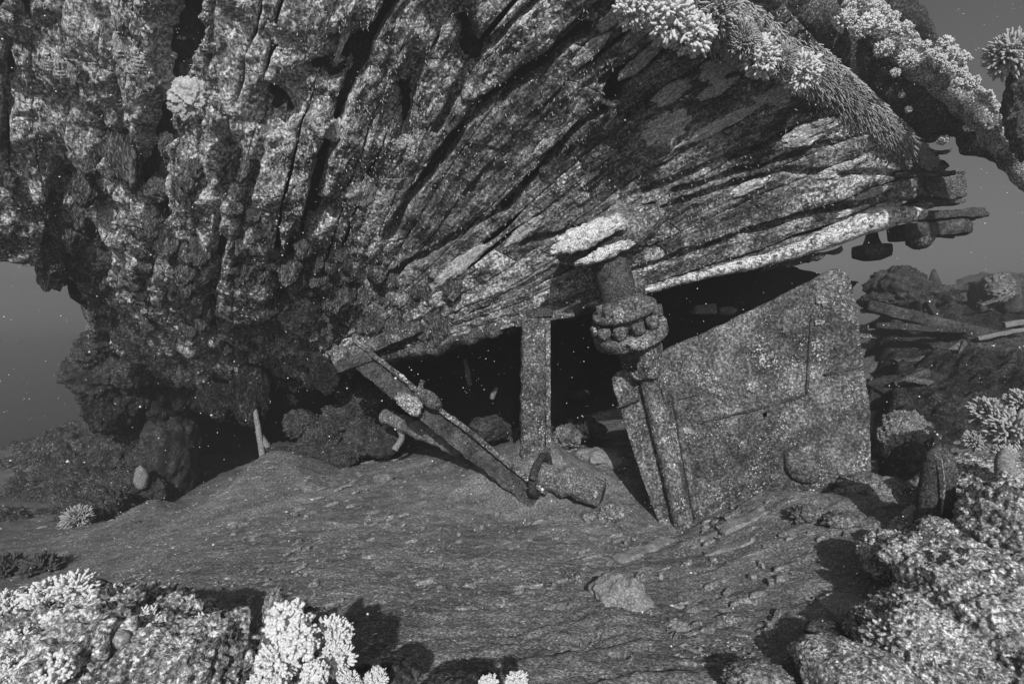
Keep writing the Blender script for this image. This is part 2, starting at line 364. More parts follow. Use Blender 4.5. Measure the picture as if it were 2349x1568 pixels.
# inner shell behind the planks
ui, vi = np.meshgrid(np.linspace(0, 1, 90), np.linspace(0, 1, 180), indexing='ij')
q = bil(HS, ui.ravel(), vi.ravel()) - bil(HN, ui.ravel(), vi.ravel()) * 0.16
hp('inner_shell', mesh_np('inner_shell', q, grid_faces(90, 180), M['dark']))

# planks
edges = [0.0]; r_ = random.Random(3)
while edges[-1] < 1:
    v = edges[-1]; edges.append(min(1.0, v + (0.036 if v < .5 else 0.033) * r_.uniform(.6, 1.45)))
edges[-1] = 1.0
if edges[-1] - edges[-2] < .012: edges.pop(-2)
tot = 0
for k in range(len(edges) - 1):
    v0, v1 = edges[k], edges[k + 1]; vc = (v0 + v1) / 2
    cuts = [0.0]
    nseg = 3 if vc > .55 else 3
    off = r_.uniform(-.09, .09)
    cuts += [c + off + r_.uniform(-.04, .04) for c in ([.36, .68] if k % 2 else [.28, .56, .8])] + [1.0]
    for a, b in zip(cuts[:-1], cuts[1:]):
        L_ = float(bil(HL, np.array([b]), np.array([vc]))[0] - bil(HL, np.array([a]), np.array([vc]))[0])
        um_ = np.array([a, (a + b) / 2, b])
        W_ = np.linalg.norm(bil(HS, um_, um_ * 0 + v1) - bil(HS, um_, um_ * 0 + v0), axis=1).max()
        nu_ = max(6, int(L_ / 0.017)); nv_ = max(5, int(W_ / 0.016))
        uu = np.linspace(a, b, nu_); tt = np.linspace(0, 1, nv_)
        U, T = np.meshgrid(uu, tt, indexing='ij')
        wl = np.linalg.norm(bil(HS, uu, uu * 0 + v1) - bil(HS, uu, uu * 0 + v0), axis=1)
        gap = np.clip((0.002 + .05 * sstep(.60, .85, vnoise(np.stack([uu * 5, uu * 0 + k * 1.7, uu * 0], 1), 15)) * sstep(.15, .35, uu)) / np.maximum(wl, .01), 0, .3)
        wb = (vnoise(np.stack([uu * 22, uu * 0 + k, uu * 0], 1), 5) * 1.1)
        g0 = (gap * (0.2 + wb))[:, None]; wb2 = (vnoise(np.stack([uu * 22, uu * 0 + k + 1, uu * 0], 1), 5) * 1.1)
        g1 = (gap * (0.2 + wb2))[:, None]
        V = v0 + (v1 - v0) * (g0 + T * (1 - g0 - g1))
        Uf, Vf = U.ravel(), V.ravel()
        p = bil(HS, Uf, Vf); n = bil(HN, Uf, Vf); n /= np.linalg.norm(n, axis=1, keepdims=True)
        um = bil(HL, Uf, Vf); vm = (bil(HW, np.full_like(Uf, .55), Vf))
        d = hull_disp(Uf, Vf, p, um, vm) + r_.uniform(-.012, .014) * (1 if vc > .5 else .5)
        p = p + n * d[:, None]
        pg = p.reshape(nu_, nv_, 3); ng = n.reshape(nu_, nv_, 3)
        e = np.minimum(T, 1 - T).reshape(nu_, nv_)
        lift = 0.008 * sstep(0, .12, e); pg = pg + ng * (lift - .006)[..., None]
        # fold the border inwards for thickness
        full = np.zeros((nu_ + 2, nv_ + 2, 3)); fn = np.zeros_like(full)
        full[1:-1, 1:-1] = pg; fn[1:-1, 1:-1] = ng
        for A_ in (full, fn):
            A_[0, 1:-1] = A_[1, 1:-1]; A_[-1, 1:-1] = A_[-2, 1:-1]; A_[:, 0] = A_[:, 1]; A_[:, -1] = A_[:, -2]
        mk = np.ones((nu_ + 2, nv_ + 2)); mk[1:-1, 1:-1] = 0
        full -= fn * (mk * 0.07)[..., None]
        uvf = np.zeros((nu_ + 2, nv_ + 2, 2)); uvf[1:-1, 1:-1, 0] = um.reshape(nu_, nv_); uvf[1:-1, 1:-1, 1] = vm.reshape(nu_, nv_)
        uvf[0] = uvf[1]; uvf[-1] = uvf[-2]; uvf[:, 0] = uvf[:, 1]; uvf[:, -1] = uvf[:, -2]
        m_ = M['crusted'] if vc < .62 or b < .4 or r_.random() < .25 or (vc < .6 and r_.random() < .5) else (M['plank'] if r_.random() < .62 else M['plank2'])
        if vc < .45 and b > .5: m_ = M['crusted_lit']
        me = mesh_np('hull_plank', full.reshape(-1, 3), grid_faces(nu_ + 2, nv_ + 2), m_, uvf.reshape(-1, 2))
        hp('hull_plank', me); tot += nu_ * nv_ * 2

# generic swept / blob / slab builders -------------------------------------------------
def tube(name, pts, radii, m, seg=14, step=0.03, amp=0.01, fr=12, flat=1.0, parent=None, seed=1, taper_end=True, hpf=False):
    pts = np.array([Vector(p)[:] for p in pts]); radii = np.array(radii, float)
    L_ = np.linalg.norm(np.diff(pts, axis=0), axis=1).sum(); n = max(4, int(L_ / step))
    t = np.linspace(0, len(pts) - 1, n); c = catmull(pts, t); r = np.interp(t, np.arange(len(pts)), radii)
    tg = np.gradient(c, axis=0); tg /= np.linalg.norm(tg, axis=1, keepdims=True)
    upv = np.array([0.0, 0, 1]) if abs(tg[:, 2].mean()) < .8 else np.array([0, 1.0, 0])
    s = np.cross(tg, upv); s /= np.linalg.norm(s, axis=1, keepdims=True); w = np.cross(s, tg)
    a = np.linspace(0, 2 * np.pi, seg, endpoint=False)
    q = c[:, None] + r[:, None, None] * (np.cos(a)[None, :, None] * s[:, None] + flat * np.sin(a)[None, :, None] * w[:, None])
    if taper_end:
        q = np.concatenate([c[:1, None] + (q[:1] - c[:1, None]) * .02, q, c[-1:, None] + (q[-1:] - c[-1:, None]) * .02])
    cc = np.concatenate([c[:1], c, c[-1:]]) if taper_end else c
    nn = q - cc[:, None]; nn /= np.linalg.norm(nn, axis=-1, keepdims=True) + 1e-6
    f = q.reshape(-1, 3); d = (fbm(f * fr, 3, seed) - .5) * 2 * amp
    f = f + nn.reshape(-1, 3) * d[:, None]
    me = mesh_np(name, f, grid_faces(len(q), seg, True)[:, ::-1], m)
    return me

def blob_mesh(name, sub, rad, m, seed=0, a1=.25, f1=1.4, a2=.1, f2=4, kn=0, kf=4, rid=0, rf=3, flatb=None, ripple=0):
    v, f = ico(sub); p = v * (np.array(rad) / np.mean(rad)); s = seed * 7.31
    d = 1 + a1 * 2 * (fbm(p * f1 + s, 3, seed) - .5) + a2 * 2 * (fbm(p * f2 + s, 4, seed + 3, .6) - .5)
    if kn: d += kn * (0.6 - worley(p * kf + s, seed))
    if rid: d += rid * (ridged(p * rf + s, 3, seed + 9) - .6)
    if ripple:
        w_ = p @ np.array([.5, .3, .9]) * 16 + 7 * fbm(p * 2.2 + s, 2, seed + 4)
        d += ripple * np.sin(w_) * (0.4 + fbm(p * 5 + s, 2, seed))
    p = v * d[:, None] * np.array(rad)
    if flatb is not None: p[:, 2] = np.maximum(p[:, 2], -flatb)
    return mesh_np(name, p, f, m)

def slab_mesh(name, sx, sy, sz, m, seed=0, amp=.012, res=.03, jag=0.0, taper=0.0):
    """a worn box, long axis x, centred"""
    n = [max(3, int(s / res) + 1) for s in (sx, sy, sz)]
    n = [min(k, c) for k, c in zip(n, (120, 30, 14))]
    vs, fs, base = [], [], 0
    for ax in range(3):
        o1, o2 = [a for a in range(3) if a != ax]
        A, B = np.meshgrid(np.linspace(-.5, .5, n[o1]), np.linspace(-.5, .5, n[o2]), indexing='ij')
        for sg in (-.5, .5):
            q = np.zeros((A.size, 3)); q[:, ax] = sg; q[:, o1] = A.ravel(); q[:, o2] = B.ravel()
            fc = grid_faces(n[o1], n[o2])
            if (sg > 0) == (ax == 1): fc = fc[:, ::-1]
            vs.append(q); fs.append(fc + base); base += len(q)
    q = np.vstack(vs); f = np.vstack(fs)
    # round corners and roughen (same function of position keeps seams shut)
    S = np.array([sx, sy, sz]); p = q * S
    r = min(sx, sy, sz) * .22; inner = np.clip(p, -(S / 2 - r), S / 2 - r); dd = p - inner; ln = np.linalg.norm(dd, axis=1, keepdims=True)
    p = np.where(ln > 1e-6, inner + dd / np.maximum(ln, 1e-6) * np.minimum(ln, r), p)
    if taper: p[:, 1:] *= (1 - taper * np.clip(q[:, :1] + .5, 0, 1))
    s = seed * 3.7
    p0 = p.copy()
    for k in range(3): p[:, k] += (fbm(p0 * 9 + s + 50 * k, 4, seed + k, .6) - .5) * 2 * amp
    if jag:
        e = sstep(.25, .5, q[:, 0]); st = np.stack([p0[:, 1] * 30, p0[:, 2] * 30, p0[:, 0] * 0], 1)
        p[:, 0] -= e * jag * vnoise(st + s, seed)
    return mesh_np(name, p, f, m)

def align(o, a, b, roll=0.0):
    """put a mesh whose long axis is x between a and b"""
    a, b = Vector(a), Vector(b); d = b - a
    o.location = (a + b) / 2
    o.rotation_euler = (d.to_track_quat('X', 'Z').to_matrix() @ Matrix.Rotation(roll, 3, 'X')).to_euler()
    return o
def to_child(o, par):
    """parents without moving (parents here are unrotated empties)"""
    o.parent = par; o.location = Vector(o.location) - Vector(par.location); return o

# far side of the hull, its shade put into the colour: from the lower edge back and down to the bottom
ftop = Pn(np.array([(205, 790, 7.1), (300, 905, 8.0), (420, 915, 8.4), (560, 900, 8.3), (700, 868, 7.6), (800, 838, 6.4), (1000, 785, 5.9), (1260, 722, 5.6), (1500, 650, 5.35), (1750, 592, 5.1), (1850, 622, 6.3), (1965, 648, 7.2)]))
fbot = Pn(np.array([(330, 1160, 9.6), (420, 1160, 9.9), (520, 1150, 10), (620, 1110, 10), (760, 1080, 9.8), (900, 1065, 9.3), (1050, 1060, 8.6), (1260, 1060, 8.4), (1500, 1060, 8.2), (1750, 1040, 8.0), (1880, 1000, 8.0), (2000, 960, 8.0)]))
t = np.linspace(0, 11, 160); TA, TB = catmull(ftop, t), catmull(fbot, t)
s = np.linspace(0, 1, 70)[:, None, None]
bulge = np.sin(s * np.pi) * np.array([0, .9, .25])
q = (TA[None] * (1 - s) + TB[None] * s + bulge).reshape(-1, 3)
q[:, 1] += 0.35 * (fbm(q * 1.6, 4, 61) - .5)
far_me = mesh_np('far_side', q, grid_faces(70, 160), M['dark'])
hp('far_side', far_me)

# knobs of growth hanging from the turn of the hull
knob_me = [blob_mesh('growth_knob', 4, (1, 1, 1), M['knob_u'], seed=60 + i, a1=.4, f1=1.5, a2=.22, f2=5, kn=.22, kf=4) for i in range(6)]
kr = random.Random(11); kn = 0
while kn < 190:
    if kn < 95: px, py = kr.uniform(190, 800), kr.uniform(560, 880)
    elif kn > 140: px, py = kr.uniform(620, 1050), kr.uniform(600, 760)
    else: px, py = kr.uniform(20, 620), kr.uniform(330, 660)
    pt, nm, tg_, u_, v_ = hull_at(px, py)
    pr = np.array([pt[0] / pt[1] * F + F, 784 - (pt[2] - CAMZ) / pt[1] * F])
    if np.linalg.norm(pr - (px, py)) > 12: continue
    r = kr.uniform(.04, .085) if kn < 95 else kr.uniform(.05, .12)
    o = obj('growth_knob', kr.choice(knob_me), None, Vector(pt + nm * r * -.05), (kr.uniform(-.25, .25), kr.uniform(-.3, .3), kr.uniform(0, 6.28)), (r * kr.uniform(.7, 1.2), r, r * kr.uniform(1.0, 2.2)))
    to_child(o, wreck); kn += 1

shade_knob_me = [blob_mesh('growth_knob', 4, (1, 1, 1), M['shade_knob'], seed=260 + i, a1=.4, f1=1.5, a2=.22, f2=5, kn=.25, kf=4) for i in range(4)]  # extra knobs, coloured dark so the lower hull edge sinks into shade
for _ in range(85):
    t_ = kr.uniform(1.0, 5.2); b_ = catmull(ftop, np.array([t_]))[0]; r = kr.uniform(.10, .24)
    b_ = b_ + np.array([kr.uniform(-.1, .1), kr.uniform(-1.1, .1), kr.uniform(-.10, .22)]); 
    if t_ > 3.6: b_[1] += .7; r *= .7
    to_child(obj('growth_knob', kr.choice(shade_knob_me), None, Vector(b_), (kr.uniform(-.3, .3), kr.uniform(-.3, .3), kr.uniform(0, 6)), (r, r, r * kr.uniform(1, 1.9))), wreck)

# thin pale encrustations lying on the planks
def patch(px, py, rl, rw, m, seed, lift=.022):
    pt, nm, tg_, u_, v_ = hull_at(px, py)
    bn = np.cross(nm, tg_); nr, na = 20, 84
    a = np.linspace(0, 2 * np.pi, na, endpoint=False)
    ir = 0.62 + 0.75 * fbm(np.stack([np.cos(a) * 1.8 + seed, np.sin(a) * 1.8, a * 0], 1), 4, seed, .65)
    rr = np.linspace(0.02, 1, nr)[:, None] * ir[None]
    lx, ly = rr * np.cos(a) * rl, rr * np.sin(a) * rw
    q = pt + lx[..., None] * tg_ + ly[..., None] * bn
    h = lift * (1 - np.linspace(0, 1, nr) ** 6)[:, None] + .012 * (fbm(np.stack([lx.ravel() * 9, ly.ravel() * 40, lx.ravel() * 0], 1), 3, seed).reshape(lx.shape) - .5)
    # follow the local plank height
    f = q.reshape(-1, 3); 
    kk = []
    pp = np.stack([f[:, 0] / f[:, 1] * F + F, 784 - (f[:, 2] - CAMZ) / f[:, 1] * F], 1)
    i0, j0 = int(u_ * (NU - 1)), int(v_ * (NV - 1)); ia, ib = max(0, i0 - 26), min(NU, i0 + 27); ja, jb = max(0, j0 - 36), min(NV, j0 + 37)
    sub_ = HPX[ia:ib, ja:jb].reshape(-1, 2)
    near = np.argmin(((pp[:, None] - sub_[None]) ** 2).sum(-1), axis=1)
    ii, jj = near // (jb - ja) + ia, near % (jb - ja) + ja
    base = HS[ii, jj]; nb = HN[ii, jj]; off = ((base - f) * nb).sum(1)
    dd = hull_disp(ii / (NU - 1), jj / (NV - 1), base, HL[ii, jj], HW[int(.55 * NU), jj])
    dd = np.maximum(dd, np.median(dd) - .02)
    f = f + nm * (off + dd + h.ravel())[:, None]
    uv = np.stack([lx.ravel(), ly.ravel()], 1)
    fc = grid_faces(nr, na, True)
    rq = (np.linspace(0.02, 1, nr)[:, None] + 0 * a[None]).ravel(); tex = fbm(np.stack([lx.ravel() * 14, ly.ravel() * 45, lx.ravel() * 0 + seed], 1), 3, seed + 2, .6)
    fc = fc[(tex[fc].mean(1) * 1.25 + (1 - rq[fc].mean(1)) * .75) > .60]
    return hp('encrusting_patch', mesh_np('encrusting_patch', f, fc, m, uv))
PATCH = [(1530, 290, .24, .14), (1660, 150, .20, .10), (1640, 205, .18, .06), (1660, 280, .42, .05), (1545, 215, .17, .07), (1860, 300, .24, .10), (1200, 530, .22, .07), (1040, 620, .40, .08),
         (830, 440, .16, .14), (760, 300, .10, .2), (940, 60, .16, .10), (1930, 380, .22, .05), (1350, 120, .18, .06), (1000, 250, .16, .05), (1720, 430, .2, .05), (1350, 410, .14, .04), (300, 120, .14, .16), (140, 150, .1, .14),
         (350, 340, .1, .18), (860, 560, .16, .06), (1480, 130, .14, .05), (1250, 330, .15, .05), (2000, 440, .16, .05), (1780, 210, .18, .07), (640, 90, .1, .12), (250, 500, .12, .1)]
for i, (a, b, c, d) in enumerate(PATCH): patch(a, b, c, d, M['pale'], i + 3)
for i, (a, b, c, d) in enumerate([(100, 25, .10, .08), (300, 125, .07, .07), (160, 180, .05, .09), (335, 30, .06, .05), (135, 480, .06, .06), (520, 240, .05, .12), (775, 310, .05, .12), (240, 480, .08, .06), (820, 500, .12, .06), (30, 40, .05, .12), (600, 600, .05, .10), (560, 30, .08, .05), (470, 100, .06, .06), (1120, 150, .12, .04), (1250, 110, .1, .04)]): patch(a, b, c, d, M['patch'], i + 50, .03)
pr_ = random.Random(77)
for i in range(26):
    a, b = pr_.uniform(780, 2050), pr_.uniform(20, 640)
    pt_, *_r = hull_at(a, b)
    if abs(pt_[0] / pt_[1] * F + F - a) > 8 or abs(784 - (pt_[2] - CAMZ) / pt_[1] * F - b) > 8: continue
    patch(a, b, pr_.uniform(.07, .24), pr_.uniform(.025, .06), M['patch'] if i % 2 else M['pale'], i + 90, .014)

# short hydroid hairs all over the planks
def hairs(n, region, lmin, lmax, m, name, wid=.0035):
    vs, fs = [], []; c = 0; hr = random.Random(5)
    HF = HPX.reshape(-1, 2); idx = []
    for _ in range(n):
        px, py = region(hr); idx.append(int(np.argmin((HF[:, 0] - px) ** 2 + (HF[:, 1] - py) ** 2)))
    ii, jj = np.array(idx) // NV, np.array(idx) % NV
    pts, nms = HS[ii, jj], HN[ii, jj]
    offs = hull_disp(ii / (NU - 1), jj / (NV - 1), pts, HL[ii, jj], HW[int(.55 * NU), jj])
    for pt, nm, of in zip(pts, nms, offs):
        base = pt + nm * (of + .003)
        L_ = hr.uniform(lmin, lmax); dr = nm * .7 + np.array([hr.uniform(-.5, .5), hr.uniform(-.3, .3), hr.uniform(-1.0, .1)]); dr /= np.linalg.norm(dr)
        sd_ = np.cross(dr, [0, 1, 0]); sd_ /= np.linalg.norm(sd_) + 1e-6
        w = hr.uniform(.6, 1.3) * wid; tip = base + dr * L_; mid = base + dr * L_ * .5 + sd_ * w * hr.uniform(-1.5, 1.5)
        vs += [base - sd_ * w, base + sd_ * w, mid + sd_ * w * .8, mid - sd_ * w * .8, tip + sd_ * w * .4, tip - sd_ * w * .4, mid + np.cross(sd_, dr) * w]
        fs += [(c, c + 1, c + 2, c + 3), (c + 3, c + 2, c + 4, c + 5), (c, c + 6, c + 2, c + 1), (c + 3, c + 6, c + 4, c + 5)]; c += 7
    o = hp(name, mesh_np(name, vs, fs, m)); o['kind'] = 'stuff'; return o
hairs(2600, lambda r: (r.uniform(650, 2050), r.uniform(20, 720)), .02, .05, M['coral_grey'], 'hydroid_hairs')
hairs(1700, lambda r: (r.uniform(20, 900), r.uniform(0, 860)), .02, .045, M['coral_grey'], 'hydroid_hairs')

# stern timber along the lower edge of the counter
lip = [(1470, 668, 5.12), (1620, 628, 4.98), (1780, 590, 4.86), (1900, 545, 4.76), (2010, 505, 4.70), (2120, 490, 4.68)]
hp('keel_timber', tube('keel_timber', [P(*a) for a in lip], [.05, .06, .085, .125, .16, .05], M['speckled'], 18, .03, .03, 7, .75, seed=3))
hp('ragged_fringe', tube('ragged_fringe', [P(1740, 612, 4.98), P(1800, 600, 4.95), P(1860, 590, 4.9), P(1930, 568, 4.85)], [.03, .07, .07, .03], M['growth'], 16, .03, .09, 9, .7, seed=13))
hp('lower_edge_timber', tube('lower_edge_timber', [P(800, 838, 5.95), P(1000, 790, 5.65), P(1250, 728, 5.38), P(1480, 668, 5.15)], [.13, .13, .10, .08], M['growth'], 16, .03, .13, 5, .7, seed=5))
# broken plank ends past the transom
for a, b, w, h, m_, sd_, jg in [((2050, 535, 5.0), (2228, 520, 5.15), .20, .15, 'iron_dark', 1, .12), ((2090, 497, 5.0), (2262, 488, 5.2), .14, .09, 'iron_dark', 2, .16), ((2090, 470, 5.0), (2215, 462, 5.1), .10, .05, 'wood', 3, .10),
                                ((2040, 430, 4.75), (2215, 425, 4.95), .10, .26, 'wood', 4, .10), ((2060, 372, 4.6), (2178, 392, 4.7), .09, .14, 'wood', 5, .22), ((2080, 355, 4.6), (2190, 345, 4.7), .04, .035, 'wood', 6, .1),
                                ((2060, 400, 4.6), (2205, 400, 4.7), .05, .05, 'wood', 7, .15), ((2110, 508, 5.1), (2240, 503, 5.2), .06, .03, 'wood', 8, .1), ((2090, 520, 5.1), (2200, 540, 5.2), .12, .06, 'iron_dark', 9, .15), ((2080, 445, 4.7), (2195, 455, 4.9), .08, .04, 'wood', 10, .2), ((2070, 330, 4.5), (2170, 362, 4.6), .05, .05, 'growth', 11, .2)]:
    L_ = (P(*b) - P(*a)).length
    o = obj('broken_plank', slab_mesh('broken_plank', L_, w, h, M[m_], sd_, .022, .025, jg)); align(o, P(*a), P(*b)); to_child(o, wreck)
o = obj('hanging_lump', blob_mesh('hanging_lump', 4, (.12, .1, .10), M['growth'], 5), None, P(2110, 548, 5.05)); to_child(o, wreck)

# rim of the counter: a thick moulding furred with growth
rim = [(1390, -120, 3.4), (1520, -25, 3.6), (1660, 55, 3.78), (1790, 130, 4.0), (1900, 200, 4.2), (2010, 285, 4.42), (2100, 350, 4.6), (2150, 390, 4.68)]
hp('counter_rim', tube('counter_rim', [P(*a) for a in rim], [.16, .19, .19, .18, .15, .12, .08, .03], M['rock_pale'], 20, .025, .035, 9, .8, seed=6))
hp('upper_counter', tube('upper_counter', [P(1600, -130, 4.1), P(1760, 0, 4.3), P(1900, 100, 4.5), P(2040, 220, 4.7), P(2150, 310, 4.9)], [.30, .32, .30, .25, .10], M['growth'], 30, .03, .10, 4, .8, seed=8))
# fibrous fringe on the rim
vs, fs, c = [], [], 0; hr = random.Random(8)
rp = np.array([P(*a)[:] for a in rim])
for _ in range(8500):
    t_ = hr.uniform(0.6, 6.6); b_ = catmull(rp, np.array([t_]))[0]; tg_ = catmull(rp, np.array([t_ + .05]))[0] - b_; tg_ /= np.linalg.norm(tg_)
    an = hr.uniform(0, 6.28); rr = np.interp(t_, range(8), [.16, .19, .19, .18, .15, .12, .08, .03]) * hr.uniform(.9, 1.12)
    s_ = np.cross(tg_, [0, -1, 0]); s_ /= np.linalg.norm(s_); w_ = np.cross(s_, tg_); o_ = np.cos(an) * s_ + np.sin(an) * w_
    base = b_ + o_ * rr; dr = tg_ * .8 + o_ * .35 + np.array([hr.uniform(-.3, .3), hr.uniform(-.3, .3), -.5 + hr.uniform(-.3, .3)]); dr /= np.linalg.norm(dr)
    L_ = hr.uniform(.025, .06); w = hr.uniform(.003, .007); sd_ = np.cross(dr, o_); sd_ /= np.linalg.norm(sd_)
    tip = base + dr * L_
    vs += [base - sd_ * w, base + sd_ * w, tip + sd_ * w * .6, tip - sd_ * w * .6, base + o_ * w * 1.6, tip + o_ * w]
    fs += [(c, c + 4, c + 5, c + 3), (c + 4, c + 1, c + 2, c + 5), (c, c + 3, c + 2, c + 1)]; c += 6
o = hp('rim_fringe', mesh_np('rim_fringe', vs, fs, M['coral_grey'])); o['kind'] = 'stuff'

# rudder trunk under the counter: domed casting and two white pads
pt, nm, tg_, *_ = hull_at(1390, 540)
o = obj('rudder_trunk', blob_mesh('rudder_trunk', 5, (.52, .22, .21), M['iron'], 3, .08, 1.5, .14, 5), None, P(1402, 538, 4.78)); 
o.rotation_euler = (0, math.radians(-24), 0); to_child(o, wreck)
for px_, py_, d_, rad_, sd_, lb_ in [(1348, 538, 4.46, (.36, .06, .10), 41, 'larger white crusted pad above the rudder stock'), (1390, 578, 4.45, (.27, .05, .055), 47, 'narrow white crusted pad just above the rudder stock')]:
    o = obj('white_pad', blob_mesh('white_pad', 5, rad_, M['white'], sd_, .35, 1.3, .35, 4, kn=.1, kf=5), None, P(px_, py_, d_)); o.rotation_euler = (0, math.radians(-22), 0); to_child(o, wreck); o['label'] = lb_

# bell shaped fitting hanging below the stern
bell = empty('hanging_bell_fitting', P(2000, 575, 5.3), 'dark bell shaped metal fitting hanging below the far end of the stern', 'ship fitting')
def lathe(name, prof, m, seg=40, amp=.004, seed=1, fr=14):
    prof = np.array(prof); a = np.linspace(0, 2 * np.pi, seg, endpoint=False)
    q = np.stack([prof[:, :1] * np.cos(a), prof[:, :1] * np.sin(a), np.repeat(prof[:, 1:], seg, 1)], -1).reshape(-1, 3)
    d = (fbm(q * fr + seed, 3, seed) - .5) * 2 * amp; rr = np.linalg.norm(q[:, :2], axis=1, keepdims=True) + 1e-6
    q[:, :2] += q[:, :2] / rr * d[:, None] * np.minimum(rr * 20, 1)
    return mesh_np(name, q, grid_faces(len(prof), seg, True), m)
obj('bell_dish', lathe('bell_dish', [(0, -.10), (.09, -.095), (.17, -.06), (.18, .0), (.175, .045), (.15, .05), (.13, .01), (.0, .0)], M['iron_dark'], amp=.01), bell)
obj('bell_neck', lathe('bell_neck', [(.0, -.03), (.10, -.02), (.09, .05), (.06, .12), (.045, .20), (.0, .21)], M['iron_dark'], amp=.012), bell)

# ------------------------------------------------------------------ rudder
R0, R1, R2 = P(1502, 808, 4.72), P(1570, 1215, 4.52), P(2000, 980, 4.30)
rn = (R1 - R0).cross(R2 - R0).normalized()
if rn.y > 0: rn = -rn
def on_plane(px, py, off=0.0):
    d = P(px, py, 1.0) - Vector((0, 0, CAMZ)); o_ = Vector((0, 0, CAMZ))
    k = (R0 - o_).dot(rn) / d.dot(rn); return o_ + d * k + rn * off
rud = empty('rudder', (P(1560, 1215, 4.5)), 'large barnacled rudder leaning under the stern with its foot in the sand', 'rudder')
def plate(name, pix, th, m, par, off=0.0, inset=.02, res=26, amp=.005, seed=0):
    """plate of real thickness in the rudder's plane, outlined by pixels, gridded face"""
    pts = [on_plane(*a) for a in pix]; c0 = sum(pts, Vector()) / len(pts)
    ex = (pts[1] - pts[0]).normalized(); ey = rn.cross(ex).normalized()
    pl = np.array([((p - c0).dot(ex), (p - c0).dot(ey)) for p in pts]); K = len(pl)
    # subdivide outline
    out = []
    for i in range(K):
        a, b = pl[i], pl[(i + 1) % K]; n = max(1, int(np.linalg.norm(b - a) / .04))
        for k in range(n): out.append(a + (b - a) * k / n)
    out = np.array(out); n = len(out); c = out.mean(0)
    out = out + (out - c) / np.linalg.norm(out - c, axis=1, keepdims=True) * ((fbm(np.concatenate([out * 9, out[:, :1] * 0], 1) + seed, 4, 77, .65) - .5) * .05)[:, None]
    layers = [(1.0, -th), (1.0, 0.0 - th * .25), (1 - inset * .4, -th * .06), (1 - inset, 0)] + [(k, 0) for k in np.linspace(1 - inset * 2, 0.02, res)]
    layers = [(0.02, -th)] + layers
    q = []
    for s_, z_ in layers:
        w = c + (out - c) * s_
        x3 = np.array(c0)[None] + w[:, :1] * np.array(ex) + w[:, 1:] * np.array(ey)
        dz = z_ + off + (fbm(np.concatenate([w * 14, w[:, :1] * 0], 1) + seed, 4, seed + 5, .6) - .5) * 2 * amp
        q.append(x3 + dz[:, None] * np.array(rn))
    q = np.concatenate(q)
    me = mesh_np(name, q, grid_faces(len(layers), n, True), m)
    return to_child(obj(name, me), par)
plate('blade', [(1500, 812), (1600, 768), (1750, 696), (1868, 637), (1905, 616), (1930, 614), (1948, 626), (1957, 650), (1972, 735), (1988, 850), (2001, 960), (2000, 1100), (1930, 1190), (1740, 1240), (1580, 1262), (1560, 1180), (1530, 1000)], .13, M['blade'], rud, seed=2)
plate('leading_plate', [(1402, 862), (1412, 852), (1444, 840), (1490, 845), (1560, 1040), (1600, 1230), (1530, 1240), (1490, 1150), (1436, 980), (1406, 890)], .10, M['iron'], rud, off=-.05, seed=4)
def rtube(name, a, b, r, m, off, seed=1, fl=1.0):
    return to_child(obj(name, tube(name, [on_plane(*a, off), (on_plane(*a, off) + on_plane(*b, off)) / 2, on_plane(*b, off)], [r, r, r], m, 16, .03, .008, 14, fl, seed=seed)), rud)
rtube('main_piece', (1478, 835), (1575, 1235), .085, M['iron'], -.01, 2)
rtube('edge_bar', (1545, 900), (1600, 1200), .03, M['blade'], .0, 3)
for i, (a, b) in enumerate([((1508, 925), (1600, 903)), ((1600, 970), (1720, 942)), ((1720, 942), (1850, 905)), ((1850, 905), (1862, 720)), ((1415, 935), (1470, 912)), ((1890, 860), (1984, 838))]):
    rtube('weld_seam', a, b, .012, M['iron_dark'], .006, 5 + i)
bo = on_plane(1846, 1062, -.03)
o = obj('boss', lathe('boss', [(0, .10), (.10, .10), (.155, .085), (.165, .06), (.17, .0), (.17, -.03)][::-1], M['blade'], amp=.012)); o.location = bo
o.rotation_euler = rn.to_track_quat('Z', 'Y').to_euler(); to_child(o, rud)
for i, (a, b, r) in enumerate([(1470, 850, .10), (1885, 690, .05), (1722, 885, .055), (1575, 985, .04), (1880, 740, .035), (1700, 1020, .035), (1800, 760, .03), (1640, 870, .03), (1500, 905, .035)]):
    me = blob_mesh('crust_patch', 3, (r, r * .9, .016), M['patch'], 30 + i, .7, 1.8, .35, 5)
    o = obj('crust_patch', me); o.location = on_plane(a, b, .075 if i == 0 else .006); o.rotation_euler = rn.to_track_quat('Z', 'Y').to_euler(); to_child(o, rud)

# stock and coupling
sa, sb = P(1386, 556, 4.67), P(1446, 770, 4.66); hd = P(1488, 850, 4.66)
to_child(obj('stock', tube('stock', [sa, (sa + sb) / 2, sb], [.17, .165, .165], M['iron_dark'], 26, .03, .012, 9, seed=4)), rud)
o = obj('crust_patch', blob_mesh('crust_patch', 3, (.055, .02, .075), M['patch'], 44, .6)); o.location = P(1418, 612, 4.55); to_child(o, rud)
ax = Vector((-.31, -.30, .9)).normalized()
qx = ax.to_track_quat('Z', 'Y'); rx = qx.to_euler()
def on_axis(name, me, k, side=0, fwd=0, spin=0):
    o = obj(name, me); o.rotation_euler = (qx.to_matrix() @ Matrix.Rotation(spin, 3, 'Z')).to_euler()
    o.location = cp + qx @ Vector((side, fwd, k)); return to_child(o, rud)
cp = P(1440, 742, 4.62)
def disc(r, h, n=48, bev=.012, sq=0.0):
    me = lathe('x', [(0, -h / 2), (r - bev, -h / 2), (r, -h / 2 + bev), (r, h / 2 - bev), (r - bev, h / 2), (r * .5, h / 2 + .002), (0, h / 2)], M['iron'], n, .006, 3, 8)
    return me
on_axis('coupling_flange', disc(.335, .12, 40), -.09)
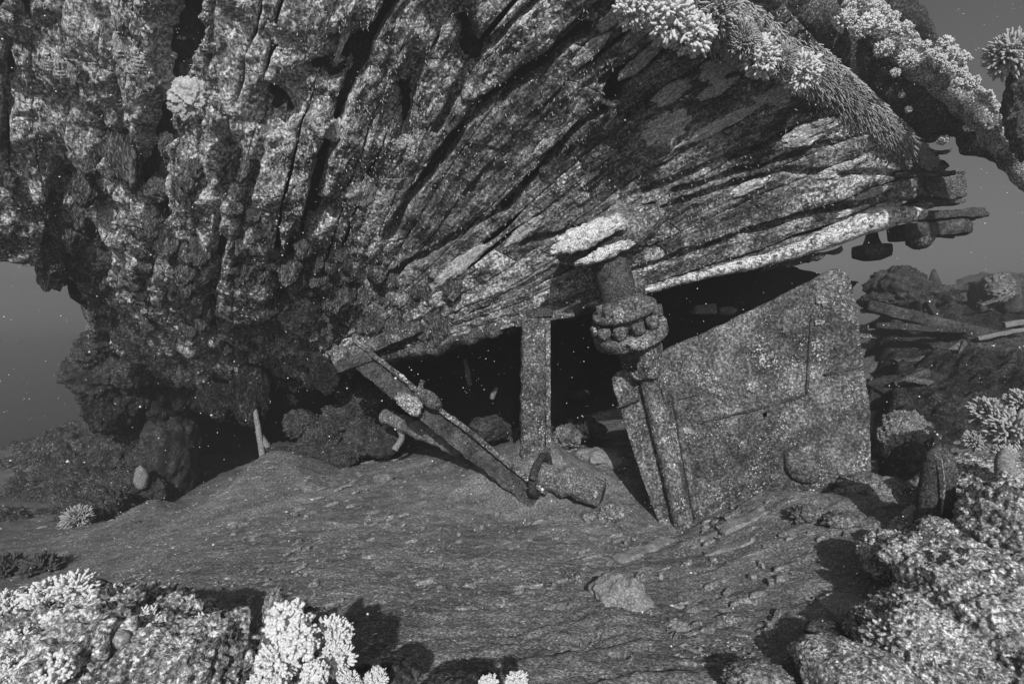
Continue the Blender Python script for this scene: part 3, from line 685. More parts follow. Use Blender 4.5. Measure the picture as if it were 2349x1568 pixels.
on_axis('coupling_flange', disc(.29, .055, 40), .13)
on_axis('neck', lathe('neck', [(0, -.40), (.15, -.40), (.16, -.26), (.25, -.155), (.0, -.14)], M['iron'], 40, .012), 0)
on_axis('collar', lathe('collar', [(0, -.06), (.215, -.06), (.215, .12), (.195, .17), (.18, .24), (.0, .25)], M['iron'], 40, .012), 0)
nut = lathe('nut', [(0, -.045), (.05, -.045), (.058, -.04), (.058, .04), (.05, .045), (0, .05)], M['iron'], 6, .006)
for i, an in enumerate((-2.9, -2.35, -1.8, -1.25, -.7, -.15, .9, 2.2)):
    on_axis('nut', nut, .025, .285 * math.cos(an), .285 * math.sin(an), an)
for i, an in enumerate((-2.4, -1.7, -.9)):
    o = on_axis('web', slab_mesh('web', .10, .035, .09, M['iron'], i, .008), .20, .19 * math.cos(an), .19 * math.sin(an), an)
o = obj('crust_patch', blob_mesh('crust_patch', 4, (.06, .02, .06), M['patch'], 49, .6)); o.location = P(1421, 722, 4.36); to_child(o, rud)
o = obj('crust_patch', blob_mesh('crust_patch', 3, (.09, .03, .055), M['patch'], 50, .6)); o.location = P(1460, 790, 4.32); to_child(o, rud)
o = obj('pintle_block', slab_mesh('pintle_block', .30, .26, .36, M['iron'], 12, .02)); o.location = P(1478, 818, 4.66); o.rotation_euler = rx; to_child(o, rud)

# ------------------------------------------------------------------ sternpost, strut, shaft
post = empty('stern_post', P(1222, 1060, 5.35), 'upright flat iron post standing in a sand hump below the hull', 'post')
o = obj('post', slab_mesh('post', 1.62, .345, .26, M['iron'], 3, .03, .022)); align(o, P(1222, 1075, 5.35), P(1224, 738, 5.35)); to_child(o, post)
o = obj('edge_strip', slab_mesh('edge_strip', 1.38, .04, .05, M['iron'], 5, .008)); align(o, P(1258, 1035, 5.2), P(1257, 745, 5.2)); to_child(o, post)
o = obj('head_plate', slab_mesh('head_plate', .62, .30, .11, M['iron'], 4, .02)); align(o, P(1180, 742, 5.35), P(1320, 715, 5.3)); to_child(o, post)
o = obj('bracket', slab_mesh('bracket', .28, .14, .10, M['iron_dark'], 6, .02)); align(o, P(1215, 720, 5.25), P(1260, 715, 5.2)); to_child(o, post)
strut = empty('fallen_strut', P(1238, 1135, 4.95), 'long iron strut slanting from the hull edge down to the sand', 'strut')
a_, b_ = P(812, 795, 5.65), P(1243, 1142, 4.95); L_ = (b_ - a_).length
o = obj('flange', slab_mesh('flange', L_, .15, .055, M['iron'], 7, .026, .02)); align(o, a_ + Vector((.03, -.03, .05)), b_ + Vector((.03, -.03, .05)), -.5); to_child(o, strut)
o = obj('web', slab_mesh('web', L_, .06, .20, M['iron_dark'], 8, .026, .02)); align(o, a_ + Vector((-.05, 0, -.06)), b_ + Vector((-.05, 0, -.02)), -.3); to_child(o, strut)
o = obj('round_crust', blob_mesh('round_crust', 5, (.15, .04, .085), M['patch'], 9, .3, 1.5, .25, 5, kn=.15, kf=6)); o.location = P(940, 926, 5.2); o.rotation_euler = (0, math.radians(35), 0); to_child(o, strut)
o = obj('peg', tube('peg', [P(958, 905, 5.28), P(964, 890, 5.26), P(970, 872, 5.25)], [.04, .03, .028], M['iron'], 10, .01, .006)); to_child(o, strut)
o = obj('lump', blob_mesh('lump', 4, (.16, .08, .07), M['iron'], 10, .25), None, P(985, 915, 5.2)); o.rotation_euler = (0, .7, 0); to_child(o, strut)
o = obj('head_bracket', slab_mesh('head_bracket', 1.1, .12, .15, M['iron'], 9, .035, .025)); align(o, P(752, 835, 5.7), P(985, 738, 5.45)); to_child(o, strut)
o = obj('head_flange', slab_mesh('head_flange', .42, .2, .12, M['iron_dark'], 19, .035, .025)); align(o, P(775, 845, 5.65), P(860, 815, 5.6)); to_child(o, strut)
pipe = empty('buried_pipe', P(900, 985, 6.1), 'silted pipe lying behind the slanting strut', 'pipe')
o = obj('pipe', tube('pipe', [P(880, 955, 6.2), P(960, 985, 5.9), P(1060, 1030, 5.55)], [.09, .1, .09], M['rock'], 20, .02, .035)); to_child(o, pipe)
o = obj('pipe_hook', tube('pipe_hook', [P(905, 968, 6.1), P(922, 1000, 6.05), P(905, 1032, 6.0)], [.04, .03, .045], M['stone'], 12, .02, .012)); to_child(o, pipe)
shaft = empty('shaft_stub', P(1300, 1140, 4.9), 'stub of shaft with a dark ring lying at the foot of the post', 'shaft')
o = obj('shaft', tube('shaft', [P(1235, 1085, 5.05), P(1300, 1105, 4.9), P(1382, 1130, 4.75)], [.13, .135, .11], M['rock'], 28, .02, .06, 7)); to_child(o, shaft)
rg = np.linspace(0, 2 * np.pi, 13); ringc = P(1240, 1088, 4.92)
dirx = (P(1382, 1130, 4.75) - P(1235, 1085, 5.05)).normalized(); e1 = dirx.cross(Vector((0, 0, 1))).normalized(); e2 = e1.cross(dirx)
o = obj('ring', tube('ring', [ringc + (e1 * math.cos(a) + e2 * math.sin(a)) * .185 for a in rg], [.038] * 13, M['rock_dark'], 12, .025, .02, taper_end=False)); to_child(o, shaft)
pile = empty('thin_stake', P(605, 1065, 6.6), 'thin forked stake leaning in the dark hollow beside the sand mound', 'stake')
for a in ([P(578, 900, 7.0), P(590, 970, 6.8), P(606, 1070, 6.6)], [P(592, 985, 6.9), P(612, 1020, 6.7), P(626, 1040, 6.6)]):
    o = obj('rod', tube('rod', a, [.03, .035, .04], M['stone'], 10, .03, .01)); to_child(o, pile)
for a, lb in (([P(1066, 822, 7.0), P(1072, 850, 7.0), P(1078, 885, 7.0)], 'short pale rod hanging in the dark hollow between strut and post'), ([P(1140, 888, 6.8), P(1133, 900, 6.8), P(1128, 915, 6.8)], 'small tilted rod floating before the dark hollow, close to the post')):
    tag(obj('rod', tube('rod', a, [.02, .035, .03], M['stone'], 10, .02, .01)), lb, 'rod')

# ------------------------------------------------------------------ corals
def finger_clump(name, seed, nlobe, nf, fl, fr, m, core=.55, spread=1.0, up=.25, jit=.4):
    """a soft coral head: lobes of blunt fingers round a lumpy core; unit size"""
    r = np.random.default_rng(seed); vs, fs, c = [], [], 0; seg = 6
    prof = [(0, .7), (.35, .95), (.75, 1.1), (.93, .85), (1.0, .4)]
    a = np.linspace(0, 2 * np.pi, seg, endpoint=False)
    cv, cf = ico(3); d = 1 + .5 * (fbm(cv * 1.8 + seed, 3, seed) - .5)
    cq = cv * d[:, None] * core * .72; cq[:, 2] *= .8
    tri = []
    for l in range(nlobe):
        if l == 0: ld = np.array([0, 0, 1.0])
        else:
            z = 1 - 1.95 * (l / nlobe); th = l * 2.399 + r.uniform(-.3, .3); s_ = math.sqrt(max(0, 1 - z * z)); ld = np.array([s_ * math.cos(th), s_ * math.sin(th), z])
        lc = ld * core * r.uniform(.7, 1.0) * np.array([1, 1, .85])
        for k in range(nf):
            dr = ld * spread + r.normal(0, jit, 3); dr[2] += up * .3; dr /= np.linalg.norm(dr)
            L_ = fl * r.uniform(.65, 1.25); w = fr * r.uniform(.75, 1.25)
            b0 = lc + r.normal(0, .05, 3); s1 = np.cross(dr, r.normal(0, 1, 3)); s1 /= np.linalg.norm(s1); s2 = np.cross(dr, s1)
            bend = r.normal(0, .12, 3) * L_
            for (h, rr) in prof:
                q = b0 + dr * L_ * h + bend * h * h
                vs.append(q + w * rr * (np.cos(a)[:, None] * s1 + np.sin(a)[:, None] * s2))
            nr = len(prof)
            fs.append(grid_faces(nr, seg, True) + c); c += nr * seg
            e = c - seg; fs.append(np.array([[e, e + 1, e + 2, e + 3], [e, e + 3, e + 4, e + 5]]))
    v = np.vstack(vs); f = np.vstack(fs)
    # core as quads-from-tris
    cf4 = np.concatenate([cf, cf[:, 2:3]], 1)
    me = bpy.data.meshes.new(name)
    allv = np.vstack([v, cq]); 
    loops = np.concatenate([f.ravel(), (cf + len(v)).ravel()]); tot_ = np.concatenate([np.full(len(f), 4), np.full(len(cf), 3)])
    me.vertices.add(len(allv)); me.vertices.foreach_set('co', allv.astype(np.float32).ravel())
    me.loops.add(len(loops)); me.loops.foreach_set('vertex_index', loops.astype(np.int32))
    me.polygons.add(len(tot_)); me.polygons.foreach_set('loop_start', (np.cumsum(tot_) - tot_).astype(np.int32)); me.polygons.foreach_set('loop_total', tot_.astype(np.int32))
    me.polygons.foreach_set('use_smooth', np.ones(len(tot_), bool)); me.update(calc_edges=True); me.materials.append(m)
    return me
SOFT = [finger_clump('soft_coral', 10 + i, 40, 13, .33, .056, M['coral'], .66, 1.1, .3, .45) for i in range(4)]
CAUL = [finger_clump('soft_coral', 30 + i, 48, 12, .20, .07, M['coral'], .70, 1.2, .3, .42) for i in range(3)]
FINE = [finger_clump('soft_coral', 50 + i, 40, 18, .46, .032, M['coral_grey'], .55, 1.0, .3, .42) for i in range(3)]
BRAN = [finger_clump('branching_coral', 70 + i, 34, 13, .45, .05, M['coral_grey'], .5, 1.2, .3, .5) for i in range(2)]
BUSH = [finger_clump('coral_bush', 80 + i, 24, 18, .45, .05, M['coral_dark'], .62, 1.1, .4, .5) for i in range(3)]
cr = random.Random(21)
def clump(name, px, py, d, rpx, kind, label, cat, group=None, tilt=(0, 0), sc=(1, 1, 1)):
    o = obj(name, cr.choice(kind)); r = rpx / F * d * 1.12
    o.location = P(px, py, d); o.scale = (r * sc[0], r * sc[1], r * sc[2]); o.rotation_euler = (tilt[0] + cr.uniform(-.2, .2), tilt[1] + cr.uniform(-.2, .2), cr.uniform(0, 6.28))
    return tag(o, label, cat, group)
def rock(name, px, py, d, rad, m, label, cat, seed, sub=5, rot=(0, 0, 0), **k):
    o = obj(name, blob_mesh(name, sub, rad, M[m], seed, **k), None, P(px, py, d), rot)
    return tag(o, label, cat)

# stern rail above the counter
rail = [(1760, -160, 4.2), (1900, -40, 4.2), (2030, 75, 4.2), (2111, 150, 4.18), (2166, 190, 4.15), (2248, 262, 4.1), (2316, 350, 4.0), (2420, 470, 3.95)]
rl = empty('stern_rail', P(2100, 220, 3.5), 'sloping rail timber over the stern lined with white soft coral', 'rail')
to_child(obj('rail_timber', tube('rail_timber', [P(*a) for a in rail], [.13, .13, .13, .12, .11, .11, .11, .10], M['rock_pale'], 22, .025, .035, 8, .9, seed=16)), rl)
to_child(obj('rail_growth', tube('rail_growth', [P(1880, 60, 4.5), P(1990, 140, 4.5), P(2070, 215, 4.5), P(2140, 262, 4.45), P(2210, 290, 4.4), P(2275, 340, 4.3), P(2335, 400, 4.2)], [.2, .24, .26, .22, .14, .09, .04], M['growth'], 26, .025, .12, 5, .8, seed=17)), rl)
to_child(obj('rail_growth', tube('rail_growth', [P(1900, -60, 4.5), P(2040, 30, 4.5), P(2110, 110, 4.45), P(2190, 190, 4.4)], [.2, .16, .14, .08], M['rock_dark'], 22, .025, .10, 6, .8, seed=18)), rl)
RC = [(200, 30, 50), (330, 15, 50), (420, 45, 40), (170, 170, 75), (380, 200, 100), (290, 255, 60), (500, 90, 42), (570, 150, 48), (570, 240, 52), (665, 245, 60), (760, 360, 34), (840, 385, 42), (870, 450, 38), (960, 500, 52), (1000, 370, 62), (1065, 440, 56), (1135, 510, 70), (1060, 590, 38),
      (1105, 700, 42), (1150, 610, 42), (1225, 700, 62), (1350, 815, 58), (1440, 920, 48), (1530, 1000, 62), (1560, 1065, 40), (1570, 1165, 62), (1625, 1180, 46), (490, 410, 66), (695, 500, 70), (590, 610, 42), (640, 800, 26), (700, 920, 28), (990, 1180, 42), (1010, 560, 36), (1180, 660, 36), (1290, 760, 34), (1400, 870, 34), (930, 430, 34), (1640, 1290, 36)]
NTH = ['topmost', 'second', 'third', 'fourth', 'fifth', 'sixth', 'seventh', 'eighth', 'ninth', 'tenth', 'eleventh', 'twelfth', 'thirteenth', 'fourteenth', 'fifteenth', 'sixteenth', 'seventeenth', 'eighteenth', 'nineteenth', 'twentieth'] + ['twenty-' + w for w in ('first', 'second', 'third', 'fourth', 'fifth', 'sixth', 'seventh', 'eighth', 'ninth')] + ['thirtieth'] + ['thirty-' + w for w in ('first', 'second', 'third', 'fourth', 'fifth', 'sixth', 'seventh', 'eighth', 'ninth')]
for q_, (X_, Y_, r_c) in enumerate(sorted(RC, key=lambda a: a[1])):
    px, py = 1893.7 + .2725 * X_, .2725 * Y_
    dd = float(np.interp(px, [1900, 2350], [4.02, 3.84]))
    if X_ < 720 and Y_ > 600: dd = 4.24
    if Y_ == 1180 and X_ == 990: dd = 4.3
    spl = (X_, Y_) in ((170, 170), (490, 410), (695, 500), (290, 255))
    clump('soft_coral', px, py, dd, r_c * .30, SOFT if spl else CAUL, ('splayed' if spl else 'knobbly') + ' white soft coral on the stern rail, ' + NTH[q_] + ' counting down', 'soft coral', 'white soft corals on the stern rail', (.7, .3))
# fringe corals hanging at the top of the counter
TC = [(1455, 15, 46, 'white soft coral tuft hanging at the top middle of the picture'), (1530, 35, 62, 'broad white soft coral hanging over the planks near the top'), (1590, 75, 52, 'lowest hanging white soft coral left of the rim'), (1640, 30, 60, 'bushy grey white soft coral against the rim'),
      (1745, 130, 44, 'white soft coral on the lower side of the rim'), (1835, 165, 44, 'last white soft coral before the rim turns bare'), (1700, 95, 40, 'soft coral squeezed between rim and planks'), (1790, 140, 36, 'low soft coral in the middle of the rim')]
for px, py, r, lb in TC:
    dd = float(np.interp(px, [1450, 1850], [3.35, 3.85]))
    clump('soft_coral', px, py, dd, r, FINE if px in (1640, 1790, 1700) else SOFT, lb, 'soft coral', 'soft corals along the counter rim', (math.radians(120), .4))
clump('soft_coral', 2318, 125, 3.4, 50, BRAN, 'tall pale soft coral on a dark stump at the top right', 'soft coral', None, (.2, -.2), (.9, .9, 1.2))
rock('reef_stump', 2362, 235, 3.5, (.15, .14, .42), 'growth', 'dark overgrown stump carrying a pale soft coral at the right edge', 'stump', 71, kn=.2, kf=5)
# sponge with folds in the hull's upper left
sp = rock('folded_sponge', 432, 222, 3.72, (.12, .085, .15), 'coral_grey', 'white folded sponge fixed to the upper left hull', 'sponge', 72, sub=6, a1=.35, a2=.12, rid=.40, rf=4.5, ripple=.06)

# ------------------------------------------------------------------ left reef
HEAD = [blob_mesh('coral_head', 5, (1, 1, .9), M['head_u'], 90 + i, .25, 1.4, .12, 5, kn=.32, kf=4.2) for i in range(5)]
lr = random.Random(31)
ORD = ['leftmost', 'second from the left', 'third from the left', 'fourth from the left', 'fifth from the left', 'sixth from the left', 'seventh from the left', 'eighth from the left', 'ninth from the left', 'tenth from the left', 'eleventh from the left', 'twelfth from the left', 'thirteenth from the left', 'fourteenth from the left', 'fifteenth from the left']
for row, (yl, yr, d0, xr, nn) in {'nearest row of the left reef': (1255, 1150, 6.5, 330, 13), 'second row of the left reef': (1195, 1110, 7.6, 350, 14), 'third row of the left reef': (1140, 1070, 9.0, 370, 14), 'hazy fourth row of the left reef': (1095, 1040, 10.6, 330, 15), 'bulky far left row': (1075, 1062, 10.0, 170, 8), 'fading back row of the left reef': (1085, 990, 12.5, 330, 15)}.items():
    xs = sorted(lr.uniform(-30, xr) for _ in range(nn))
    for q_, px in enumerate(xs):
        f_ = (px + 30) / (xr + 30); r = lr.uniform(.2, .36) * (1.7 if d0 > 12 or nn == 8 else 1)
        o = obj('rounded_coral', lr.choice(HEAD), None, P(px, yl + (yr - yl) * f_ + lr.uniform(-14, 14), d0 + lr.uniform(-.3, .3)), (lr.uniform(-.4, .4), lr.uniform(-.4, .4), lr.uniform(0, 6.28)), (r, r, r * lr.uniform(.8, 1.3)))
        tag(o, 'rounded coral, ' + ORD[q_] + ' in the ' + row, 'coral', 'rounded corals on the left reef')
for q_, (px, py, d, r) in enumerate([(215, 800, 7.0, .22), (250, 770, 6.9, .2), (300, 850, 7.2, .25), (240, 890, 7.4, .25), (290, 930, 7.8, .22), (255, 965, 7.9, .25), (320, 990, 7.9, .2), (265, 1040, 7.8, .28), (330, 1060, 7.6, .2), (285, 1120, 7.3, .25), (350, 1130, 7.4, .18), (205, 850, 7.2, .16)]):
    o = obj('rounded_coral', HEAD[q_ % 5], None, P(px, py, d), (lr.uniform(-.4, .4), .3, lr.uniform(0, 6.28)), (r, r, r * 1.2))
    tag(o, 'shaggy coral on the buttress under the hull, %s counting down from its top' % ['first', 'second', 'third', 'fourth', 'fifth', 'sixth', 'seventh', 'eighth', 'ninth', 'tenth', 'eleventh', 'twelfth'][q_], 'coral', 'corals on the reef buttress')
clump('soft_coral', 180, 1188, 6.0, 30, FINE, 'pale tufted coral alone among the dim heads of the left reef', 'soft coral')
clump('coral_bush', 95, 1310, 4.35, 40, BUSH, 'dark bush of coral on the sand at the left', 'coral bush')
clump('coral_bush', 15, 1308, 4.35, 36, BUSH, 'dark coral bush cut by the left edge of the picture', 'coral bush')
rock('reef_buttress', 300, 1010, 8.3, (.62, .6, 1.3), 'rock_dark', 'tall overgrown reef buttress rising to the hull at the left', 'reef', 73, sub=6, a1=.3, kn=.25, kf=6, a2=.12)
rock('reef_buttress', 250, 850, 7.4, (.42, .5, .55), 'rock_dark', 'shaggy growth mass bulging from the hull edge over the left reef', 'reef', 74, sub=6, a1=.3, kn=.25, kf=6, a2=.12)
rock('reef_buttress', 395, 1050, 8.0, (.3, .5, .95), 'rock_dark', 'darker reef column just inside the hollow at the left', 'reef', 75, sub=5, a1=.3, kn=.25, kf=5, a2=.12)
rock('pale_boulder', 325, 1095, 7.2, (.09, .09, .17), 'stone', 'small pale upright stone at the mouth of the left hollow', 'stone', 76, sub=4)
wl = [P(300, 1208, 5.35), P(318, 1200, 5.3), P(316, 1235, 5.25)]
tag(obj('stake', tube('stake', wl, [.02, .03, .025], M['rock_dark'], 8, .02, .01)), 'short dark peg sticking out of the sand mound at the left', 'peg')
tag(obj('rope_line', tube('rope_line', [P(320, 1212, 5.3), P(380, 1222, 5.2), P(440, 1205, 5.5), P(500, 1190, 5.7)], [.015, .02, .02, .012], M['rock_dark'], 8, .03, .01)), 'dark line of rope half buried across the left sand', 'rope')

# rubble in the hollow
RB = [(690, 970, 6.9, .22), (740, 1010, 6.6, .27), (800, 960, 7.0, .30), (840, 1010, 6.5, .24), (705, 1040, 6.4, .20), (780, 1050, 6.2, .17), (850, 925, 7.3, .34), (880, 1030, 6.3, .14), (650, 1040, 6.6, .17), (900, 1000, 6.7, .22), (820, 900, 7.5, .3)]
for i, (px, py, d, r) in enumerate(RB):
    o = obj('boulder', HEAD[i % 5], None, P(px, py, d), (lr.uniform(-.5, .5), 0, lr.uniform(0, 6)), (r * 1.15, r, r * .9))
    tag(o, 'lumpy boulder in the dim heap behind the sand mound, ' + ORD[sorted(a[0] for a in RB).index(px) if True else 0], 'boulder', 'boulders heaped in the hollow')
rock('boulder', 1120, 985, 6.4, (.22, .2, .16), 'rock_dark', 'squarish boulder left of the upright post', 'boulder', 101, a1=.4, a2=.25, kn=.2, kf=3)
rock('boulder', 1300, 1000, 6.0, (.16, .16, .14), 'rock', 'rough stone right behind the foot of the post', 'boulder', 102, a1=.4, a2=.25, kn=.2, kf=3)
rock('boulder', 1350, 985, 6.2, (.2, .2, .12), 'rock_dark', 'dark stone between post and rudder', 'boulder', 103, a1=.4, a2=.25, kn=.2, kf=3)
rock('boulder', 1375, 1050, 5.7, (.28, .25, .1), 'stone', 'low silted stone between post and rudder', 'boulder', 104, a1=.4, a2=.25, kn=.2, kf=3)
rock('boulder', 1330, 905, 7.0, (.14, .14, .08), 'rock_dark', 'small stone high in the dark between post and rudder', 'boulder', 105, sub=4)
o = obj('block', slab_mesh('block', .28, .2, .15, M['stone'], 41)); o.location = P(1613, 707, 6.2); tag(o, 'pale squared block in the dark above the rudder', 'block')
rock('boulder', 1665, 712, 6.3, (.12, .1, .06), 'stone', 'smaller pale lump beside the squared block above the rudder', 'stone', 106, sub=4)

# ------------------------------------------------------------------ loose pieces on the sand
def on_sand(name, px, py, rad, m, label, cat, seed, sink=.65, **k):
    g, d = ground_at(px, py); g = Vector((g.x, g.y, float(gz(g.x, g.y)[0]) + rad[2] * (1 - sink) * .6))
    o = obj(name, blob_mesh(name, 5, rad, M[m], seed, **{**dict(a1=.42, f1=1.2, a2=.22, f2=3.2, kn=.18, kf=2.4), **k}), None, g, (0, 0, k.get('rz', 0) if False else lr.uniform(-.3, .3))); return tag(o, label, cat)
on_sand('stone', 1425, 1388, (.17, .13, .13), 'stone', 'pale three sided stone on the sand below the rudder', 'stone', 111)
on_sand('stone', 1590, 1405, (.06, .045, .025), 'stone', 'small oval pale stone right of the three sided one', 'stone', 112)
on_sand('stone', 1685, 1425, (.09, .05, .03), 'rock', 'rough flat stone with ragged edges on the lower sand', 'stone', 113)
on_sand('stone', 1555, 1440, (.06, .05, .03), 'stone', 'lower of two small pale stones under the three sided one', 'stone', 114)
on_sand('stone', 1470, 1330, (.035, .035, .04), 'rock', 'tiny upright stone above the three sided stone', 'stone', 115)
on_sand('rubble_lump', 1400, 1185, (.12, .1, .09), 'rock', 'knobbly lump of rubble left of the foot of the rudder', 'rubble', 116, kn=.3, kf=4)
on_sand('rubble_lump', 1350, 1190, (.07, .06, .04), 'rock', 'small lump left of the knobbly rubble', 'rubble', 117)
on_sand('rubble_lump', 1330, 1335, (.10, .08, .05), 'rock', 'patch of crumbled coral at the end of the half buried batten', 'rubble', 118, kn=.3, kf=4)
on_sand('rubble_lump', 880, 1100, (.12, .1, .07), 'sand', 'silted lump on the sand under the slanting strut', 'rubble', 119)
on_sand('rubble_lump', 905, 1430, (.04, .035, .02), 'rock', 'small lump on the lower middle sand', 'rubble', 120)
on_sand('rubble_lump', 1850, 1190, (.14, .1, .08), 'rock', 'broken lump at the right foot of the rudder', 'rubble', 121, kn=.3, kf=4)
on_sand('rubble_lump', 1930, 1200, (.14, .1, .06), 'rock', 'flat rubble right of the broken lump by the rudder', 'rubble', 122, kn=.3, kf=4)
def plank_on_sand(name, a, b, w, h, m, label, cat, seed, lift=.02):
    ga, _ = ground_at(*a); gb, _ = ground_at(*b); z = Vector((0, 0, lift - .015))
    o = obj(name, slab_mesh(name, (gb - ga).length, w * 1.25, h, M[m], seed, .034, .02, .08, .3)); align(o, ga + z, gb + z); return tag(o, label, cat)
plank_on_sand('timber_batten', (1010, 1330), (1290, 1306), .05, .04, 'stone', 'long thin batten half buried across the middle sand', 'batten', 51, .0)
plank_on_sand('timber_slab', (1415, 1290), (1545, 1238), .10, .05, 'stone', 'pale slab leaning at the left foot of the rudder', 'slab', 52, .03)
plank_on_sand('timber_slab', (1655, 1225), (1765, 1172), .11, .06, 'stone', 'pale slab against the bottom edge of the rudder blade', 'slab', 53, .03)
plank_on_sand('timber_slab', (1615, 1272), (1740, 1238), .07, .04, 'stone', 'narrow slab just below the one against the rudder blade', 'slab', 54, .02)
plank_on_sand('timber_slab', (830, 1063), (930, 1052), .08, .03, 'stone', 'flat strip of timber on the rim of the sand before the hollow', 'slab', 55, .02)
plank_on_sand('timber_slab', (1660, 1200), (1720, 1165), .06, .05, 'rock', 'dark edged scrap lodged under the rudder blade', 'slab', 56, .05)
plank_on_sand('stick', (405, 1365), (440, 1352), .025, .025, 'rock_dark', 'short dark stick on the left sand', 'stick', 57, .02)
plank_on_sand('stick', (408, 1368), (425, 1390), .015, .015, 'rock_dark', 'thin dark twig crossing the short stick on the left sand', 'stick', 58, .02)
plank_on_sand('stick', (478, 1352), (520, 1350), .03, .02, 'rock', 'grey splinter right of the short dark stick', 'stick', 59, .01)
plank_on_sand('timber_slab', (1380, 1520), (1500, 1500), .08, .03, 'rock', 'ragged slab at the bottom middle of the sand', 'slab', 60, .0)
plank_on_sand('timber_slab', (900, 1062), (1010, 1060), .1, .03, 'stone', 'silted timber leading from the hollow toward the strut', 'slab', 61, .0)

# scattered shell and timber grit
vs, fs, c = [], [], 0; g_ = np.random.default_rng(4)
n = 26000; yy = np.exp(g_.uniform(np.log(1.9), np.log(6.5), n)); xx = (g_.uniform(-.95, 1.0, n)) * yy; zz = gz(xx, yy)
p3 = np.stack([xx, yy, xx * 0], 1)
zz += 0.07 * (fbm(p3 * 1.3, 3, 5) - .5)
for x, y, z in zip(xx, yy, zz):
    s_ = .0020 * y ** .6 * g_.lognormal(0, .5); e = g_.uniform(1, 3.2); an = g_.normal(.2, .6); ca, sa_ = math.cos(an), math.sin(an); h = s_ * g_.uniform(.4, .9)
    for dx, dy, dz in ((-e, 0, 0), (e, .2, 0), (0, -1, 0), (.2, 1, 0), (.1, 0, 1)):
        vs.append((x + s_ * (dx * ca - dy * sa_), y + s_ * (dx * sa_ + dy * ca), z + h * (dz * 1.3 + .1)))
    fs += [(c, c + 2, c + 4), (c + 2, c + 1, c + 4), (c + 1, c + 3, c + 4), (c + 3, c, c + 4)]; c += 5
fk = np.random.default_rng(44)
for _ in range(420):
    y = float(np.exp(fk.uniform(np.log(2.1), np.log(6.0)))); x = float(fk.uniform(-.55, .75) * y); z = float(gz(x, y)[0]) + .012
    a_, b2_, h = fk.uniform(.015, .06), fk.uniform(.008, .022), fk.uniform(.006, .018); an = fk.normal(.3, .5); ca, sa_ = math.cos(an), math.sin(an)
    top = [(-a_, -b2_ * .6), (-a_ * .4, -b2_), (a_ * .6, -b2_ * .8), (a_, b2_ * .1), (a_ * .3, b2_), (-a_ * .8, b2_ * .7)]
    for k_, hh in ((1.15, -h), (1.0, h * .5), (.6, h)):
        for (u_, w_) in top:
            u_, w_ = u_ * k_ * fk.uniform(.85, 1.15), w_ * k_ * fk.uniform(.85, 1.15); vs.append((x + u_ * ca - w_ * sa_, y + u_ * sa_ + w_ * ca, z + hh + u_ * .15))
    for L0 in (0, 6):
        for k_ in range(6):
            p0, p1, p2_, p3_ = c + L0 + k_, c + L0 + (k_ + 1) % 6, c + L0 + 6 + (k_ + 1) % 6, c + L0 + 6 + k_; fs += [(p0, p1, p2_), (p0, p2_, p3_)]
    for k_ in range(1, 5): fs.append((c + 12, c + 12 + k_, c + 13 + k_))
    c += 18
tag(obj('shell_grit', mesh_np('shell_grit', vs, fs, M['grit'], smooth=False)), 'shell and timber grit strewn over the sand', None, None, 'stuff')

# ------------------------------------------------------------------ right side wreckage and reef
sg, yg = np.meshgrid(np.linspace(.66, 1.7, 260), np.geomspace(4.0, 13, 230), indexing='ij'); sx, sy = sg.ravel() * yg.ravel(), yg.ravel()
pb = np.stack([sx, sy, sx * 0], 1); eb = sstep(.66, .76, sg.ravel()) * sstep(4.0, 4.9, sy) * sstep(13, 11, sy)
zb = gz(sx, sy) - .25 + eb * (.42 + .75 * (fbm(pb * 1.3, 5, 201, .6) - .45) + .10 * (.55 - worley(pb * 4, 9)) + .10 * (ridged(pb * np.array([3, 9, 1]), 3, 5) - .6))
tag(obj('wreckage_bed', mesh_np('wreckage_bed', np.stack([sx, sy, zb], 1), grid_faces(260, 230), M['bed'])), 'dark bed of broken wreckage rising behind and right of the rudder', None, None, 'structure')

def timber(name, a, b, w, h, m, label, cat, seed, amp=.02):
    o = obj(name, slab_mesh(name, (P(*b) - P(*a)).length, w, h, M[m], seed, amp, .04)); align(o, P(*a), P(*b)); return tag(o, label, cat)
rock('reef_bush', 2065, 665, 8.0, (.42, .35, .34), 'rock_dark', 'dark round bush of growth on the wreckage behind the rudder', 'coral growth', 131, sub=5, kn=.35, kf=4)
rock('reef_bush', 2010, 690, 8.0, (.22, .3, .12), 'rock_dark', 'low dark growth left of the round bush', 'coral growth', 132, sub=5, kn=.35, kf=4)
o = obj('cone_stub', lathe('cone_stub', [(0, .32), (.03, .28), (.09, .1), (.16, -.1), (.16, -.15), (0, -.15)][::-1], M['iron_dark'], 20, .02)); o.location = P(2142, 655, 9.5); tag(o, 'pointed cone shaped stub far behind the rudder', 'stub')
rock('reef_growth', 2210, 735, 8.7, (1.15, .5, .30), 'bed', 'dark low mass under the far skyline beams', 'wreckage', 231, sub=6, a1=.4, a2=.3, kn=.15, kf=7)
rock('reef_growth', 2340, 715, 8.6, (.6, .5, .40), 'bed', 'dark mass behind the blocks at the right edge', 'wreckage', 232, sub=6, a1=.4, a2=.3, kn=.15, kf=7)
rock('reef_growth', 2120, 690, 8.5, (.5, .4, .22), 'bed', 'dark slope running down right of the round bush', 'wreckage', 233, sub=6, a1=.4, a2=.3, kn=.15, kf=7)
timber('wreck_timber', (1985, 700, 7.2), (2349, 790, 6.6), .25, .16, 'iron_dark', 'long dark wreck timber sloping down right of the rudder', 'timber', 62)
timber('wreck_timber', (2100, 668, 8.2), (2300, 655, 8.6), .3, .12, 'iron_dark', 'straight beam edge on the skyline of the far wreckage', 'timber', 63)
